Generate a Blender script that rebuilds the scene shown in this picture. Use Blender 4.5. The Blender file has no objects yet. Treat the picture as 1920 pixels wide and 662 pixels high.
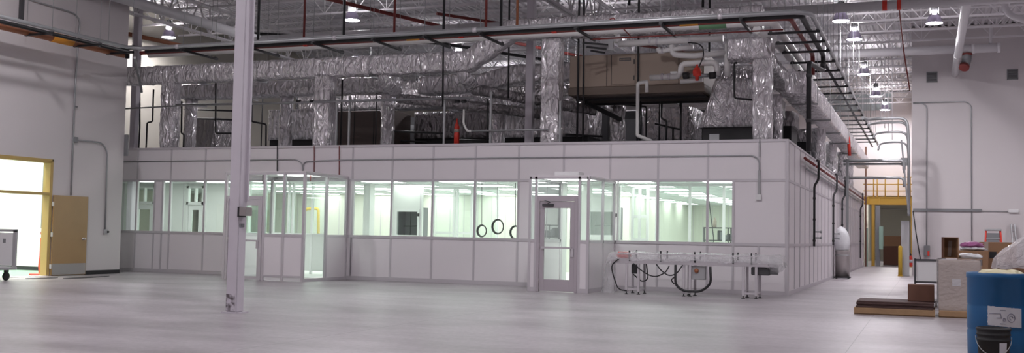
import bpy, bmesh, math, random
from mathutils import Vector, Matrix, noise

random.seed(11)
SC = bpy.context.scene
COL = SC.collection
V = Vector

# ------------------------------------------------------------------ camera
CAM = V((0, 0, 1.31))
AR = V((0.93226037, 0.36128485, 0.01907529))
AU = V((0.00178372, -0.05731432, 0.99835459))
AF = V((-0.36178368, 0.93069239, 0.0540763))
FPX = 2007.9
cd = bpy.data.cameras.new('camera')
cam = bpy.data.objects.new('camera', cd)
COL.objects.link(cam)
cam.matrix_world = Matrix(((AR.x, AU.x, -AF.x, CAM.x), (AR.y, AU.y, -AF.y, CAM.y), (AR.z, AU.z, -AF.z, CAM.z), (0, 0, 0, 1)))
cd.sensor_width = 36
cd.lens = FPX / 1920 * 36
cd.clip_end = 300
SC.camera = cam


def at(px, py, X=None, Y=None, Z=None):
    """world point seen at a picture point, on the plane X=, Y= or Z= (used to read sizes off the picture)"""
    d = AF + AR * ((px - 960) / FPX) + AU * ((331 - py) / FPX)
    if X is not None: t = (X - CAM.x) / d.x
    elif Y is not None: t = (Y - CAM.y) / d.y
    else: t = (Z - CAM.z) / d.z
    return CAM + d * t


# ------------------------------------------------------------------ object helpers
WL = {}


def tag(o, label=None, cat=None, group=None, kind=None):
    if label: o['label'] = label
    if cat: o['category'] = cat
    if group: o['group'] = group
    if kind: o['kind'] = kind
    return o


def thing(name, label, cat, loc=(0, 0, 0), group=None, kind=None):
    o = bpy.data.objects.new(name, None)
    o.empty_display_size = 0.1
    COL.objects.link(o)
    o.location = loc
    WL[o] = V(loc)
    return tag(o, label, cat, group, kind)


class MB:
    def __init__(s):
        s.v = []; s.f = []; s.s = []

    def add(s, vs, fs, smooth=False):
        b = len(s.v)
        s.v.extend(V(p) for p in vs)
        s.f.extend(tuple(i + b for i in f) for f in fs)
        s.s.extend([smooth] * len(fs))
        return s

    def box(s, x0, x1, y0, y1, z0, z1):
        x0, x1 = min(x0, x1), max(x0, x1); y0, y1 = min(y0, y1), max(y0, y1); z0, z1 = min(z0, z1), max(z0, z1)
        return s.add([(x0, y0, z0), (x1, y0, z0), (x1, y1, z0), (x0, y1, z0), (x0, y0, z1), (x1, y0, z1), (x1, y1, z1), (x0, y1, z1)],
                     [(0, 3, 2, 1), (4, 5, 6, 7), (0, 1, 5, 4), (1, 2, 6, 5), (2, 3, 7, 6), (3, 0, 4, 7)])

    def bar(s, p, q, w, h, up=(0, 0, 1)):
        p, q = V(p), V(q); d = (q - p).normalized(); up = V(up)
        if abs(d.dot(up)) > .98: up = V((0, 1, 0))
        a = d.cross(up).normalized() * (w / 2); b = a.cross(d).normalized() * (h / 2)
        vs = [p - a - b, p + a - b, p + a + b, p - a + b, q - a - b, q + a - b, q + a + b, q - a + b]
        return s.add(vs, [(0, 1, 2, 3), (7, 6, 5, 4), (1, 0, 4, 5), (2, 1, 5, 6), (3, 2, 6, 7), (0, 3, 7, 4)])

    def tube(s, pts, r, n=10, closed=False, caps=True):
        pts = [V(p) for p in pts]; m = len(pts)
        rr = r if isinstance(r, (list, tuple)) else [r] * m
        vs = []; prev = None
        for i, p in enumerate(pts):
            a = pts[i - 1] if (i > 0 or closed) else p
            b = pts[(i + 1) % m] if (i < m - 1 or closed) else p
            t1 = (p - a).normalized() if (p - a).length > 1e-9 else (b - p).normalized()
            t2 = (b - p).normalized() if (b - p).length > 1e-9 else t1
            t = (t1 + t2)
            t = t.normalized() if t.length > 1e-6 else t1
            if prev is None:
                u = V((0, 0, 1)) if abs(t.z) < .9 else V((1, 0, 0))
                u = (u - t * u.dot(t)).normalized()
            else:
                u = (prev - t * prev.dot(t)).normalized()
            prev = u; w = t.cross(u)
            k = 1 / max(.5, t.dot(t1)) if 0 < i < m - 1 else 1
            k = 1 + (k - 1) * .5
            for j in range(n):
                an = 2 * math.pi * j / n
                vs.append(p + (u * math.cos(an) + w * math.sin(an)) * rr[i] * k)
        fs = []
        for i in range(m if closed else m - 1):
            i2 = (i + 1) % m
            for j in range(n):
                j2 = (j + 1) % n
                fs.append((i * n + j, i * n + j2, i2 * n + j2, i2 * n + j))
        s.add(vs, fs, True)
        if caps and not closed:
            b = len(s.v) - len(vs)
            s.f.append(tuple(b + j for j in reversed(range(n)))); s.s.append(False)
            s.f.append(tuple(b + (m - 1) * n + j for j in range(n))); s.s.append(False)
        return s

    def lathe(s, c, prof, n=24, axis='Z', caps=True):
        c = V(c); vs = []
        for r, z in prof:
            for j in range(n):
                a = 2 * math.pi * j / n
                p = (r * math.cos(a), r * math.sin(a), z)
                if axis == 'X': p = (p[2], p[0], p[1])
                elif axis == 'Y': p = (p[1], p[2], p[0])
                vs.append(c + V(p))
        fs = []
        for i in range(len(prof) - 1):
            for j in range(n):
                j2 = (j + 1) % n
                fs.append((i * n + j, i * n + j2, (i + 1) * n + j2, (i + 1) * n + j))
        b = len(s.v)
        s.add(vs, fs, True)
        if caps:
            if prof[0][0] > 1e-4: s.f.append(tuple(b + j for j in reversed(range(n)))); s.s.append(False)
            if prof[-1][0] > 1e-4: s.f.append(tuple(b + (len(prof) - 1) * n + j for j in range(n))); s.s.append(False)
        return s

    def build(s, name, mat, parent=None, bevel=0, seg=1, origin=None):
        if parent is not None: org = WL[parent]
        elif origin is not None: org = V(origin)
        else:
            xs = [p.x for p in s.v]; ys = [p.y for p in s.v]; zs = [p.z for p in s.v]
            org = V(((min(xs) + max(xs)) / 2, (min(ys) + max(ys)) / 2, min(zs)))
        me = bpy.data.meshes.new(name)
        me.from_pydata([tuple(p - org) for p in s.v], [], s.f)
        me.polygons.foreach_set('use_smooth', s.s)
        if bevel:
            bm = bmesh.new(); bm.from_mesh(me)
            ed = [e for e in bm.edges if len(e.link_faces) == 2 and e.calc_face_angle(0) > .6]
            bmesh.ops.bevel(bm, geom=ed, offset=bevel, segments=seg, affect='EDGES', clamp_overlap=True)
            bm.to_mesh(me); bm.free()
        me.materials.append(mat)
        me.update()
        o = bpy.data.objects.new(name, me)
        COL.objects.link(o)
        if parent is not None:
            o.parent = parent; WL[o] = org.copy()
        else:
            o.location = org; WL[o] = org.copy()
        return o


def fillet(pts, r, n=5):
    """round the corners of a polyline"""
    pts = [V(p) for p in pts]; out = [pts[0]]
    for i in range(1, len(pts) - 1):
        a, b, c = pts[i - 1], pts[i], pts[i + 1]
        d1 = (a - b); d2 = (c - b)
        rr = min(r, d1.length * .49, d2.length * .49)
        p = b + d1.normalized() * rr; q = b + d2.normalized() * rr
        for k in range(n + 1):
            t = k / n
            out.append(p * (1 - t) ** 2 + b * 2 * t * (1 - t) + q * t * t)
    out.append(pts[-1])
    return out


def one(name, mb, mat, label, cat, group=None, bevel=0, kind=None, seg=1):
    return tag(mb.build(name, mat, None, bevel, seg), label, cat, group, kind)


def struct(name, mb, mat, label=None, cat=None, parent=None, bevel=0):
    o = mb.build(name, mat, parent, bevel)
    if parent is None: tag(o, label, cat, None, 'structure')
    return o


def dup(root, loc, rotz=0, label=None, group=None):
    r = root.copy(); COL.objects.link(r); r.location = loc; r.rotation_euler = (0, 0, rotz)
    WL[r] = V(loc)
    if label: r['label'] = label
    if group: r['group'] = group
    for ch in list(root.children):
        c = ch.copy(); COL.objects.link(c); c.parent = r
        for g in list(ch.children):
            d = g.copy(); COL.objects.link(d); d.parent = c
    return r


ORD = ['first', 'second', 'third', 'fourth', 'fifth', 'sixth', 'seventh', 'eighth', 'ninth', 'tenth', 'eleventh', 'twelfth',
       'thirteenth', 'fourteenth', 'fifteenth', 'sixteenth', 'seventeenth', 'eighteenth', 'nineteenth', 'twentieth',
       'twenty first', 'twenty second', 'twenty third', 'twenty fourth', 'twenty fifth', 'twenty sixth', 'twenty seventh', 'twenty eighth']


# ------------------------------------------------------------------ materials
def nm(name):
    m = bpy.data.materials.new(name); m.use_nodes = True
    nt = m.node_tree
    return m, nt, nt.nodes['Principled BSDF']


def mat(name, col, rough=.5, metal=0, var=0, vscale=3, bump=0, bscale=40, spec=.5, coat=0):
    m, nt, b = nm(name)
    N, L = nt.nodes, nt.links
    b.inputs['Roughness'].default_value = rough; b.inputs['Metallic'].default_value = metal
    b.inputs['Base Color'].default_value = (*col, 1)
    b.inputs['Specular IOR Level'].default_value = spec
    if coat: b.inputs['Coat Weight'].default_value = coat
    tc = N.new('ShaderNodeTexCoord')
    if var:
        no = N.new('ShaderNodeTexNoise'); no.inputs['Scale'].default_value = vscale; no.inputs['Detail'].default_value = 5
        L.new(tc.outputs['Object'], no.inputs['Vector'])
        mx = N.new('ShaderNodeMix'); mx.data_type = 'RGBA'
        mx.inputs[6].default_value = (*[c * (1 - var) for c in col], 1)
        mx.inputs[7].default_value = (*[min(1, c * (1 + var)) for c in col], 1)
        L.new(no.outputs['Fac'], mx.inputs[0]); L.new(mx.outputs[2], b.inputs['Base Color'])
    if bump:
        no2 = N.new('ShaderNodeTexNoise'); no2.inputs['Scale'].default_value = bscale; no2.inputs['Detail'].default_value = 4
        L.new(tc.outputs['Object'], no2.inputs['Vector'])
        bp = N.new('ShaderNodeBump'); bp.inputs['Strength'].default_value = bump; bp.inputs['Distance'].default_value = .02
        L.new(no2.outputs['Fac'], bp.inputs['Height']); L.new(bp.outputs['Normal'], b.inputs['Normal'])
    return m


def foil_mat(name, col=(.88, .855, .88), rough=.2, strength=.75, sc=3.4, metal=.5):
    """aluminium foil jacket: creases mostly across the run, with fine crinkles over them"""
    m, nt, b = nm(name); N, L = nt.nodes, nt.links
    b.inputs['Base Color'].default_value = (*col, 1); b.inputs['Metallic'].default_value = metal
    b.inputs['Roughness'].default_value = rough
    tc = N.new('ShaderNodeTexCoord')
    mp = N.new('ShaderNodeMapping'); mp.inputs['Scale'].default_value = (1.3, 1.3, .6); L.new(tc.outputs['Object'], mp.inputs['Vector'])
    n1 = N.new('ShaderNodeTexNoise'); n1.inputs['Scale'].default_value = sc; n1.inputs['Detail'].default_value = 2; n1.inputs['Distortion'].default_value = 1.5
    wr = N.new('ShaderNodeVectorMath'); wr.operation = 'MULTIPLY_ADD'; wr.inputs[1].default_value = (.35, .35, .35)
    vo = N.new('ShaderNodeTexVoronoi'); vo.feature = 'DISTANCE_TO_EDGE'; vo.inputs['Scale'].default_value = sc * 1.1
    n2 = N.new('ShaderNodeTexNoise'); n2.inputs['Scale'].default_value = sc * 4; n2.inputs['Detail'].default_value = 2
    L.new(mp.outputs[0], n1.inputs['Vector']); L.new(mp.outputs[0], n2.inputs['Vector'])
    L.new(n1.outputs['Color'], wr.inputs[0]); L.new(mp.outputs[0], wr.inputs[2]); L.new(wr.outputs[0], vo.inputs['Vector'])
    a1 = N.new('ShaderNodeMath'); a1.operation = 'MULTIPLY_ADD'; a1.inputs[1].default_value = 1.3
    L.new(vo.outputs['Distance'], a1.inputs[0]); L.new(n1.outputs['Fac'], a1.inputs[2])
    a2 = N.new('ShaderNodeMath'); a2.operation = 'MULTIPLY_ADD'; a2.inputs[1].default_value = .05
    L.new(n2.outputs['Fac'], a2.inputs[0]); L.new(a1.outputs[0], a2.inputs[2])
    bp = N.new('ShaderNodeBump'); bp.inputs['Strength'].default_value = strength; bp.inputs['Distance'].default_value = .13
    L.new(a2.outputs[0], bp.inputs['Height']); L.new(bp.outputs['Normal'], b.inputs['Normal'])
    return m


def glass_mat(name, tint=(.95, .985, .97), refl=1.0, rough=0.0):
    m, nt, b = nm(name); N, L = nt.nodes, nt.links
    N.remove(b)
    tr = N.new('ShaderNodeBsdfTransparent'); tr.inputs[0].default_value = (*tint, 1)
    gl = N.new('ShaderNodeBsdfGlossy'); gl.inputs['Roughness'].default_value = rough; gl.inputs[0].default_value = (refl, refl, refl, 1)
    fr = N.new('ShaderNodeFresnel'); ge = N.new('ShaderNodeNewGeometry')
    io = N.new('ShaderNodeMath'); io.operation = 'MULTIPLY_ADD'; io.inputs[1].default_value = -.8333; io.inputs[2].default_value = 1.5
    L.new(ge.outputs['Backfacing'], io.inputs[0]); L.new(io.outputs[0], fr.inputs[0])
    mx = N.new('ShaderNodeMixShader')
    L.new(fr.outputs[0], mx.inputs[0]); L.new(tr.outputs[0], mx.inputs[1]); L.new(gl.outputs[0], mx.inputs[2])
    L.new(mx.outputs[0], N['Material Output'].inputs[0])
    return m


def film_mat(name, opac=.4, col=(.85, .85, .88)):
    """clear plastic sheeting: partly see-through, glossy, crumpled"""
    m, nt, b = nm(name); N, L = nt.nodes, nt.links
    b.inputs['Base Color'].default_value = (*col, 1); b.inputs['Roughness'].default_value = .12
    b.inputs['Specular IOR Level'].default_value = .9
    tc = N.new('ShaderNodeTexCoord')
    no = N.new('ShaderNodeTexNoise'); no.inputs['Scale'].default_value = 9; no.inputs['Detail'].default_value = 4; no.inputs['Distortion'].default_value = 1.5
    L.new(tc.outputs['Object'], no.inputs['Vector'])
    bp = N.new('ShaderNodeBump'); bp.inputs['Strength'].default_value = 1; bp.inputs['Distance'].default_value = .06
    L.new(no.outputs['Fac'], bp.inputs['Height']); L.new(bp.outputs['Normal'], b.inputs['Normal'])
    tr = N.new('ShaderNodeBsdfTransparent')
    mx = N.new('ShaderNodeMixShader'); mx.inputs[0].default_value = opac
    L.new(tr.outputs[0], mx.inputs[1]); L.new(b.outputs[0], mx.inputs[2]); L.new(mx.outputs[0], N['Material Output'].inputs[0])
    return m


def emit_mat(name, col, s):
    m, nt, b = nm(name)
    b.inputs['Base Color'].default_value = (.8, .8, .8, 1)
    b.inputs['Emission Color'].default_value = (*col, 1); b.inputs['Emission Strength'].default_value = s
    return m


def concrete():
    m, nt, b = nm('sealed concrete'); N, L = nt.nodes, nt.links
    tc = N.new('ShaderNodeTexCoord')
    mp = N.new('ShaderNodeMapping'); mp.inputs['Scale'].default_value = (.35, .8, 1); mp.inputs['Rotation'].default_value = (0, 0, .25)
    L.new(tc.outputs['Object'], mp.inputs['Vector'])
    n1 = N.new('ShaderNodeTexNoise'); n1.inputs['Scale'].default_value = 1.1; n1.inputs['Detail'].default_value = 9; n1.inputs['Roughness'].default_value = .62
    n2 = N.new('ShaderNodeTexNoise'); n2.inputs['Scale'].default_value = 14; n2.inputs['Detail'].default_value = 6
    L.new(mp.outputs[0], n1.inputs['Vector']); L.new(tc.outputs['Object'], n2.inputs['Vector'])
    cr = N.new('ShaderNodeValToRGB')
    cr.color_ramp.elements[0].position = .36; cr.color_ramp.elements[0].color = (.285, .26, .275, 1)
    cr.color_ramp.elements[1].position = .62; cr.color_ramp.elements[1].color = (.45, .42, .44, 1)
    L.new(n1.outputs['Fac'], cr.inputs[0])
    mx = N.new('ShaderNodeMix'); mx.data_type = 'RGBA'; mx.blend_type = 'OVERLAY'; mx.inputs[0].default_value = .25
    L.new(cr.outputs[0], mx.inputs[6]); L.new(n2.outputs['Fac'], mx.inputs[7])
    # saw-cut joints on a 6.1 m grid
    sp = N.new('ShaderNodeSeparateXYZ'); L.new(tc.outputs['Object'], sp.inputs[0])
    fac = []
    for ax in (0, 1):
        pp = N.new('ShaderNodeMath'); pp.operation = 'PINGPONG'; pp.inputs[1].default_value = 3.05
        L.new(sp.outputs[ax], pp.inputs[0])
        lt = N.new('ShaderNodeMath'); lt.operation = 'LESS_THAN'; lt.inputs[1].default_value = .006
        L.new(pp.outputs[0], lt.inputs[0]); fac.append(lt)
    mxm = N.new('ShaderNodeMath'); mxm.operation = 'MAXIMUM'
    L.new(fac[0].outputs[0], mxm.inputs[0]); L.new(fac[1].outputs[0], mxm.inputs[1])
    m2 = N.new('ShaderNodeMix'); m2.data_type = 'RGBA'; m2.inputs[7].default_value = (.2, .19, .2, 1)
    L.new(mxm.outputs[0], m2.inputs[0]); L.new(mx.outputs[2], m2.inputs[6])
    L.new(m2.outputs[2], b.inputs['Base Color'])
    mr = N.new('ShaderNodeMapRange'); mr.inputs[3].default_value = .28; mr.inputs[4].default_value = .5
    L.new(n1.outputs['Fac'], mr.inputs[0]); L.new(mr.outputs[0], b.inputs['Roughness'])
    bp = N.new('ShaderNodeBump'); bp.inputs['Strength'].default_value = .05; L.new(n2.outputs['Fac'], bp.inputs['Height']); L.new(bp.outputs[0], b.inputs['Normal'])
    return m


M = dict(
    floor=concrete(),
    wall=mat('painted wall', (.66, .625, .63), .7, var=.03, vscale=.6),
    wall_far=mat('cream block wall', (.47, .45, .39), .8, var=.04, vscale=.5),
    room=mat('white office wall', (.82, .82, .80), .7),
    deck=mat('white roof deck', (.72, .70, .72), .6),
    joist=mat('white painted steel joist', (.78, .76, .78), .5),
    colm=mat('grey white painted steel column', (.60, .565, .615), .45, var=.05, vscale=2.5),
    panel=mat('white vinyl cleanroom panel', (.84, .80, .825), .45, var=.02, vscale=1.2),
    inner=mat('white cleanroom partition', (.78, .80, .775), .4),
    cream=mat('cream cleanroom partition', (.74, .745, .67), .45),
    alu=mat('satin aluminium trim', (.64, .61, .64), .42, metal=.3),
    aluw=mat('white coated aluminium', (.82, .83, .82), .35),
    doorgrey=mat('grey door frame', (.50, .455, .49), .45, metal=.2),
    ceilt=mat('white ceiling tile', (.70, .74, .72), .7),
    glass=glass_mat('clear glass'),
    foil=foil_mat('wrinkled foil insulation'),
    foil2=foil_mat('smooth foil insulation', (.80, .775, .80), .22, .75, 3.0, .6),
    foild=foil_mat('dusty dark foil insulation', (.34, .32, .33), .28, .8, 3.0, .6),  # darker foil copy, the shade of the deep gaps is in its colour
    galv=mat('galvanised steel', (.40, .41, .42), .42, metal=.6, var=.08, vscale=9),
    steel=mat('stainless steel', (.50, .47, .46), .33, metal=.85, var=.12, vscale=3),
    black=mat('black painted steel', (.018, .018, .02), .5),
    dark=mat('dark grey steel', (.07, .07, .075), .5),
    red=mat('red oxide pipe', (.22, .035, .03), .45),
    redb=mat('bright red plastic', (.75, .05, .03), .45),
    rust=mat('orange brown pipe', (.36, .13, .06), .5, var=.2, vscale=4),
    wpipe=mat('white pipe jacket', (.72, .71, .70), .4),
    wpaint=mat('white painted pipe', (.76, .75, .77), .35),
    pvc=mat('pale plastic drain pipe', (.74, .74, .72), .4),
    beige=mat('beige equipment casing', (.34, .27, .215), .5, var=.04, vscale=2),
    beiged=mat('dark beige casing', (.24, .19, .15), .55),
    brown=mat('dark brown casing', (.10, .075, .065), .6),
    tan=mat('tan door leaf', (.40, .26, .12), .4, var=.08, vscale=2.5),
    tanf=mat('mustard door frame', (.52, .37, .13), .45),
    kick=mat('brushed steel kick plate', (.55, .53, .52), .35, metal=.9),
    rubber=mat('black rubber', (.015, .015, .016), .6),
    yellow=mat('safety yellow paint', (.55, .33, .05), .5),
    yelb=mat('yellow bollard paint', (.68, .45, .05), .5),
    kraft=mat('brown cardboard', (.33, .19, .105), .8, var=.07, vscale=2.5),
    kraftd=mat('dark brown cardboard', (.16, .075, .05), .8, var=.1, vscale=2),
    kraftl=mat('pale cardboard', (.46, .38, .33), .7, var=.06, vscale=3),
    wood=mat('pallet wood', (.38, .24, .13), .75, var=.18, vscale=6, bump=.3, bscale=30),
    sheet=mat('dark brown board stack', (.085, .045, .04), .7, var=.2, vscale=3),
    blue=mat('blue plastic drum', (.01, .105, .27), .4, var=.1, vscale=2),
    paper=mat('worn paper label', (.62, .62, .66), .8, var=.1, vscale=9),
    ink=mat('grey blue ink', (.18, .18, .27), .8),
    white=mat('white plastic', (.8, .8, .8), .4),
    film=film_mat('clear plastic film', .33, (.9, .9, .92)),
    wrap=film_mat('stretch wrap', .30, (.78, .74, .74)),
    bag=mat('translucent white bag', (.74, .75, .77), .35, bump=.8, bscale=9),
    pink=mat('pink plastic bag', (.50, .17, .38), .35, bump=.8, bscale=12),
    ylbag=mat('pale yellow liner', (.72, .66, .42), .45, bump=.6, bscale=14),
    grey=mat('light grey cabinet', (.40, .40, .41), .5, var=.05),
    greyd=mat('mid grey steel', (.23, .235, .245), .5),
    teal=mat('pale green panel', (.35, .52, .44), .5),
    orange=mat('orange pipe marker', (.72, .30, .03), .6),
    green=mat('green pipe marker', (.14, .30, .16), .6),
    blackm=mat('black baseboard', (.02, .02, .022), .5),
    carpet=mat('green floor covering', (.20, .34, .24), .7),
    lamp=emit_mat('lamp lens', (1, .955, 1), 300.0),
    troff=emit_mat('fluorescent diffuser', (.96, 1, .955), 4.4),
    tube=emit_mat('office ceiling light', (1, .98, .95), 95.0),
    spun=mat('purple grey reflector', (.36, .32, .44), .3, metal=.5),
    upl=emit_mat('open reflector top', (1, .955, 1), 170.0),  # glow added on top of the reflectors to light the roof deck
    lum=mat('gap light translucent panel', (.40, .46, .48), .5),  # plain opaque metal colour
)
# ------------------------------------------------------------------ the setting
YF, XS = 25.77, -3.07          # cleanroom front plane, cleanroom side plane
ZT, ZH, ZR = 3.67, 2.71, 1.18  # cleanroom top, window head, sill rail
XL = -21.32                    # left wall plane
YR = 45.0                      # right wall plane
ZC = 9.8                       # underside of the roof deck
YE = 64.0                      # far wall

struct('floor', MB().box(-30, 16, -10, 88, -.2, 0), M['floor'], 'sealed grey concrete warehouse floor', 'floor')

# roof deck: fluted sheet, the flutes running away from the camera
mb = MB(); xs = []; x = -29.0; k = 0
while x < 16:
    for dx, z in ((0, 0), (.09, 0), (.12, .07), (.21, .07)):
        xs.append((x + dx, ZC + z))
    x += .24
n = len(xs)
vs = [(a, 14, z) for a, z in xs] + [(a, 88, z) for a, z in xs]
mb.add(vs, [(i, i + 1, n + i + 1, n + i) for i in range(n - 1)])
struct('ceiling', mb, M['deck'], 'white fluted steel roof deck', 'ceiling')
struct('ceiling_near', MB().box(-29, 16, -10, 14, ZC, ZC + .1), M['deck'], 'white roof deck over the near floor', 'ceiling')

# left wall with its doorway, the return behind it and the office beyond
OY0, OY1, OZ = 19.72, 21.66, 2.99
mb = MB()
mb.box(XL - .2, XL, -10, OY0, 0, ZC); mb.box(XL - .2, XL, OY0, OY1, OZ, ZC); mb.box(XL - .2, XL, OY1, 24.33, 0, ZC)
struct('wall_left', mb, M['wall'], 'tall grey white wall on the left with a doorway', 'wall')
struct('wall_return', MB().box(-28.2, XL - .2, 24.13, 24.33, 0, ZC), M['wall'], 'wall return behind the left wall end', 'wall')
struct('wall_outer', MB().box(-28.4, -28.2, 13, YE, 0, ZC), M['wall_far'], 'cream outer wall beyond the equipment', 'wall')
mb = MB(); mb.box(-28.2, XL - .2, 15.0, 15.2, 0, 6); mb.box(-28.2, -28.0, 15.2, 24.13, 0, 6)
mb.box(-28, XL - .2, 24.03, 24.13, 0, 6); mb.box(-28.2, XL - .2, 15, 24.13, 6, 6.1)
struct('wall_office', mb, M['room'], 'bright white walls of the room through the doorway', 'wall')
struct('floor_office', MB().box(-28, XL - .2, 15.2, 24.03, 0, .006), M['carpet'], 'green floor of the room through the doorway', 'floor')
struct('baseboard_office', MB().box(-27.9, XL - .22, 24.01, 24.03, .006, .12), M['blackm'], 'black baseboard in the lit room', 'baseboard')
struct('baseboard_left', MB().box(XL, XL + .012, 22.98, 24.33, 0, .11).box(XL, XL + .012, -9, OY0 - .06, 0, .11), M['blackm'], 'black baseboard along the left wall', 'baseboard')
struct('trim_threshold', MB().box(XL - .22, XL + .06, OY0, OY1, 0, .014), M['white'], 'pale threshold strip under the doorway', 'trim')

d1 = thing('door_1', 'tan door folded back against the left wall under a transom', 'door', (XL, OY1, 0), None, 'structure')
mb = MB()
for y0, y1 in ((OY0, OY0 + .05), (OY1 - .05, OY1)):
    mb.box(XL - .21, XL + .02, y0, y1, 0, OZ)
mb.box(XL - .21, XL + .02, OY0, OY1, OZ - .05, OZ)
for y0, y1 in ((OY0 - .05, OY0 + .01), (OY1 - .01, OY1 + .05)):
    mb.box(XL, XL + .025, y0, y1, 0, OZ + .05)
mb.box(XL, XL + .025, OY0 - .05, OY1 + .05, OZ - .01, OZ + .05)
fr = mb.build('door_frame', M['tanf'], d1, .006)
MB().box(XL - .21, XL + .02, OY0 + .05, OY1 - .05, 2.10, 2.17).build('transom_bar', M['tanf'], d1, .005)
MB().box(XL - .12, XL - .114, OY0 + .05, OY1 - .05, 2.17, OZ - .05).build('transom_pane', M['glass'], d1)
lf = MB().box(XL + .035, XL + .08, 21.72, 22.94, .015, 2.11).build('door_leaf', M['tan'], d1, .004)
MB().box(XL + .08, XL + .084, 21.74, 22.92, .03, .32).build('kick_plate', M['kick'], lf)
kb = MB().lathe((XL + .08, 22.80, .97), [(.035, 0), (.035, .012), (.012, .014), (.012, .04), (.03, .05), (.034, .068), (.025, .082), (0, .086)], 16, 'X')
kb.build('knob', M['kick'], lf)
for z in (.25, 1.08, 1.88):

    MB().tube([(XL + .05, 21.715, z - .06), (XL + .05, 21.715, z + .06)], .014, 8).box(XL + .03, XL + .085, 21.69, 21.716, z - .055, z + .055).build('hinge', M['white'], lf)

# right wall, corridor wall behind it, far walls
struct('wall_right', MB().box(-.58, 16, YR, YR + .3, 0, ZC), M['wall'], 'tall grey white wall facing the camera on the right', 'wall')
struct('wall_corridor', MB().box(-.58, -.28, YR + .3, 88, 0, ZC), M['wall'], 'corridor side wall behind the right wall', 'wall')
mb = MB(); mb.box(-28.2, -.58, YE, YE + .3, 3.9, ZC); mb.box(-28.2, -3.6, YE, YE + .3, 0, 3.9)
struct('wall_far', mb, M['wall'], 'pale wall at the far end above the yellow mezzanine', 'wall')
struct('wall_end', MB().box(-8, 0, 80, 80.3, 0, 5), M['wall_far'], 'cream wall at the end of the corridor', 'wall')
struct('ceiling_corridor', MB().box(-8, -.28, YE + .3, 80, 4.4, 4.5), M['deck'], 'low ceiling at the end of the corridor', 'ceiling')
struct('wall_corridor_left', MB().box(-3.8, -3.6, YE + .3, 80, 0, 4.4), M['wall_far'], 'left wall at the end of the corridor', 'wall')
struct('wall_back', MB().box(-30, 16, -10.3, -10, 0, ZC), M['wall'], 'wall behind the camera', 'wall')
struct('wall_east', MB().box(15.7, 16, -10, YR, 0, ZC), M['wall'], 'wall off to the right', 'wall')
# blue grey corrugated metal panel high on the far wall
mb = MB(); mb.box(-7.0, -1.9, YE - .06, YE, 8.75, ZC)
for i in range(18): mb.box(-6.9 + i * .28, -6.86 + i * .28, YE - .09, YE - .06, 8.78, ZC)
struct('trim_1', mb, M['lum'], 'blue grey ribbed panel high on the far wall', 'trim')

# open web joists, each one an object
def joist_mb(x0, x1, h=.72):
    b = MB(); 
    for zz in (0, h):
        for s in (-1, 1): b.box(x0, x1, s * .035 - .025, s * .035 + .025, zz - .03, zz + .03)
    x = x0; i = 0; st = .62
    while x < x1 - st:
        b.bar((x, 0, 0 if i % 2 else h), (x + st, 0, h if i % 2 else 0), .028, .028)
        if i % 2: b.bar((x, 0, 0), (x, 0, h), .022, .022)
        x += st; i += 1
    return b
j0 = joist_mb(-28.1, 15.5).build('roof_joist', M['joist'], None, origin=(0, 0, 0))
j0.location = (0, 24.2, ZC - .76); tag(j0, 'nearest white open web roof joist above the foil ducts', 'joist', None, 'structure')
for i in range(1, 19):
    o = j0.copy(); COL.objects.link(o); o.location = (0, 24.2 + 2.15 * i, ZC - .76)
    o['label'] = 'white open web roof joist, %s one back from the nearest' % ORD[i - 1]
# girders over the column lines
for i, gx in enumerate((-23.4, -10.13)):
    g = joist_mb(14, YE if gx < -1 else 45, 1.0)
    b = MB(); b.v = [V((-p.y * 1.8, p.x, p.z)) for p in g.v]; b.f = g.f; b.s = g.s
    o = b.build('roof_girder', M['joist'], None, origin=(0, 0, 0)); o.location = (gx, 0, ZC - 1.75)
    tag(o, ['white roof girder on the left column line', 'white roof girder over the middle columns', 'white roof girder near the right wall'][i], 'girder', None, 'structure')

# columns
def column(x, y, label):
    t = thing('column', label, 'column', (x, y, 0), None, 'structure')
    MB().box(x - .1, x + .1, y - .1, y + .1, .02, ZC - .7).build('shaft', M['colm'], t, .012, 2)
    MB().box(x - .15, x + .15, y - .15, y + .15, 0, .02).build('base_plate', M['colm'], t)
    return t
c1 = column(-10.13, 14.17, 'tall white steel column standing alone on the open floor')
sc_m, sc_t, sc_b = nm('worn black scuff'); sc_n = sc_t.nodes.new('ShaderNodeTexNoise'); sc_n.inputs['Scale'].default_value = 11; sc_n.inputs['Detail'].default_value = 6
sc_c = sc_t.nodes.new('ShaderNodeTexCoord'); sc_r = sc_t.nodes.new('ShaderNodeValToRGB')
sc_r.color_ramp.elements[0].position = .42; sc_r.color_ramp.elements[0].color = (.12, .10, .11, 1); sc_r.color_ramp.elements[1].position = .60; sc_r.color_ramp.elements[1].color = (.60, .565, .615, 1)
sc_t.links.new(sc_c.outputs['Object'], sc_n.inputs['Vector']); sc_t.links.new(sc_n.outputs['Fac'], sc_r.inputs[0]); sc_t.links.new(sc_r.outputs[0], sc_b.inputs['Base Color'])
MB().box(-10.222, -10.06, 14.066, 14.07, .04, .30).build('scuffed_patch', sc_m, c1)
MB().box(-10.03 + .0, -9.99, 14.215, 14.255, 1.75, 8.9).build('conduit', M['colm'], c1)
column(-10.13, 27.3, 'white steel column rising behind the cleanroom front')
column(-23.55, 27.3, 'white steel column beside the left wall end')
sb = thing('control_box', 'small grey box with dark back fixed to the lone column', 'switch box', (-9.95, 14.2, 1.5))
MB().box(-10.03, -9.985, 14.02, 14.19, 1.5, 1.66).build('back_plate', M['black'], sb)
MB().box(-9.985, -9.86, 14.0, 14.17, 1.52, 1.655).build('cover', M['steel'], sb, .006)
mb = MB()
for i in range(3): mb.box(-10.029, -10.02, 14.075 + i * .045, 14.113 + i * .045, 1.345, 1.40)
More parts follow.
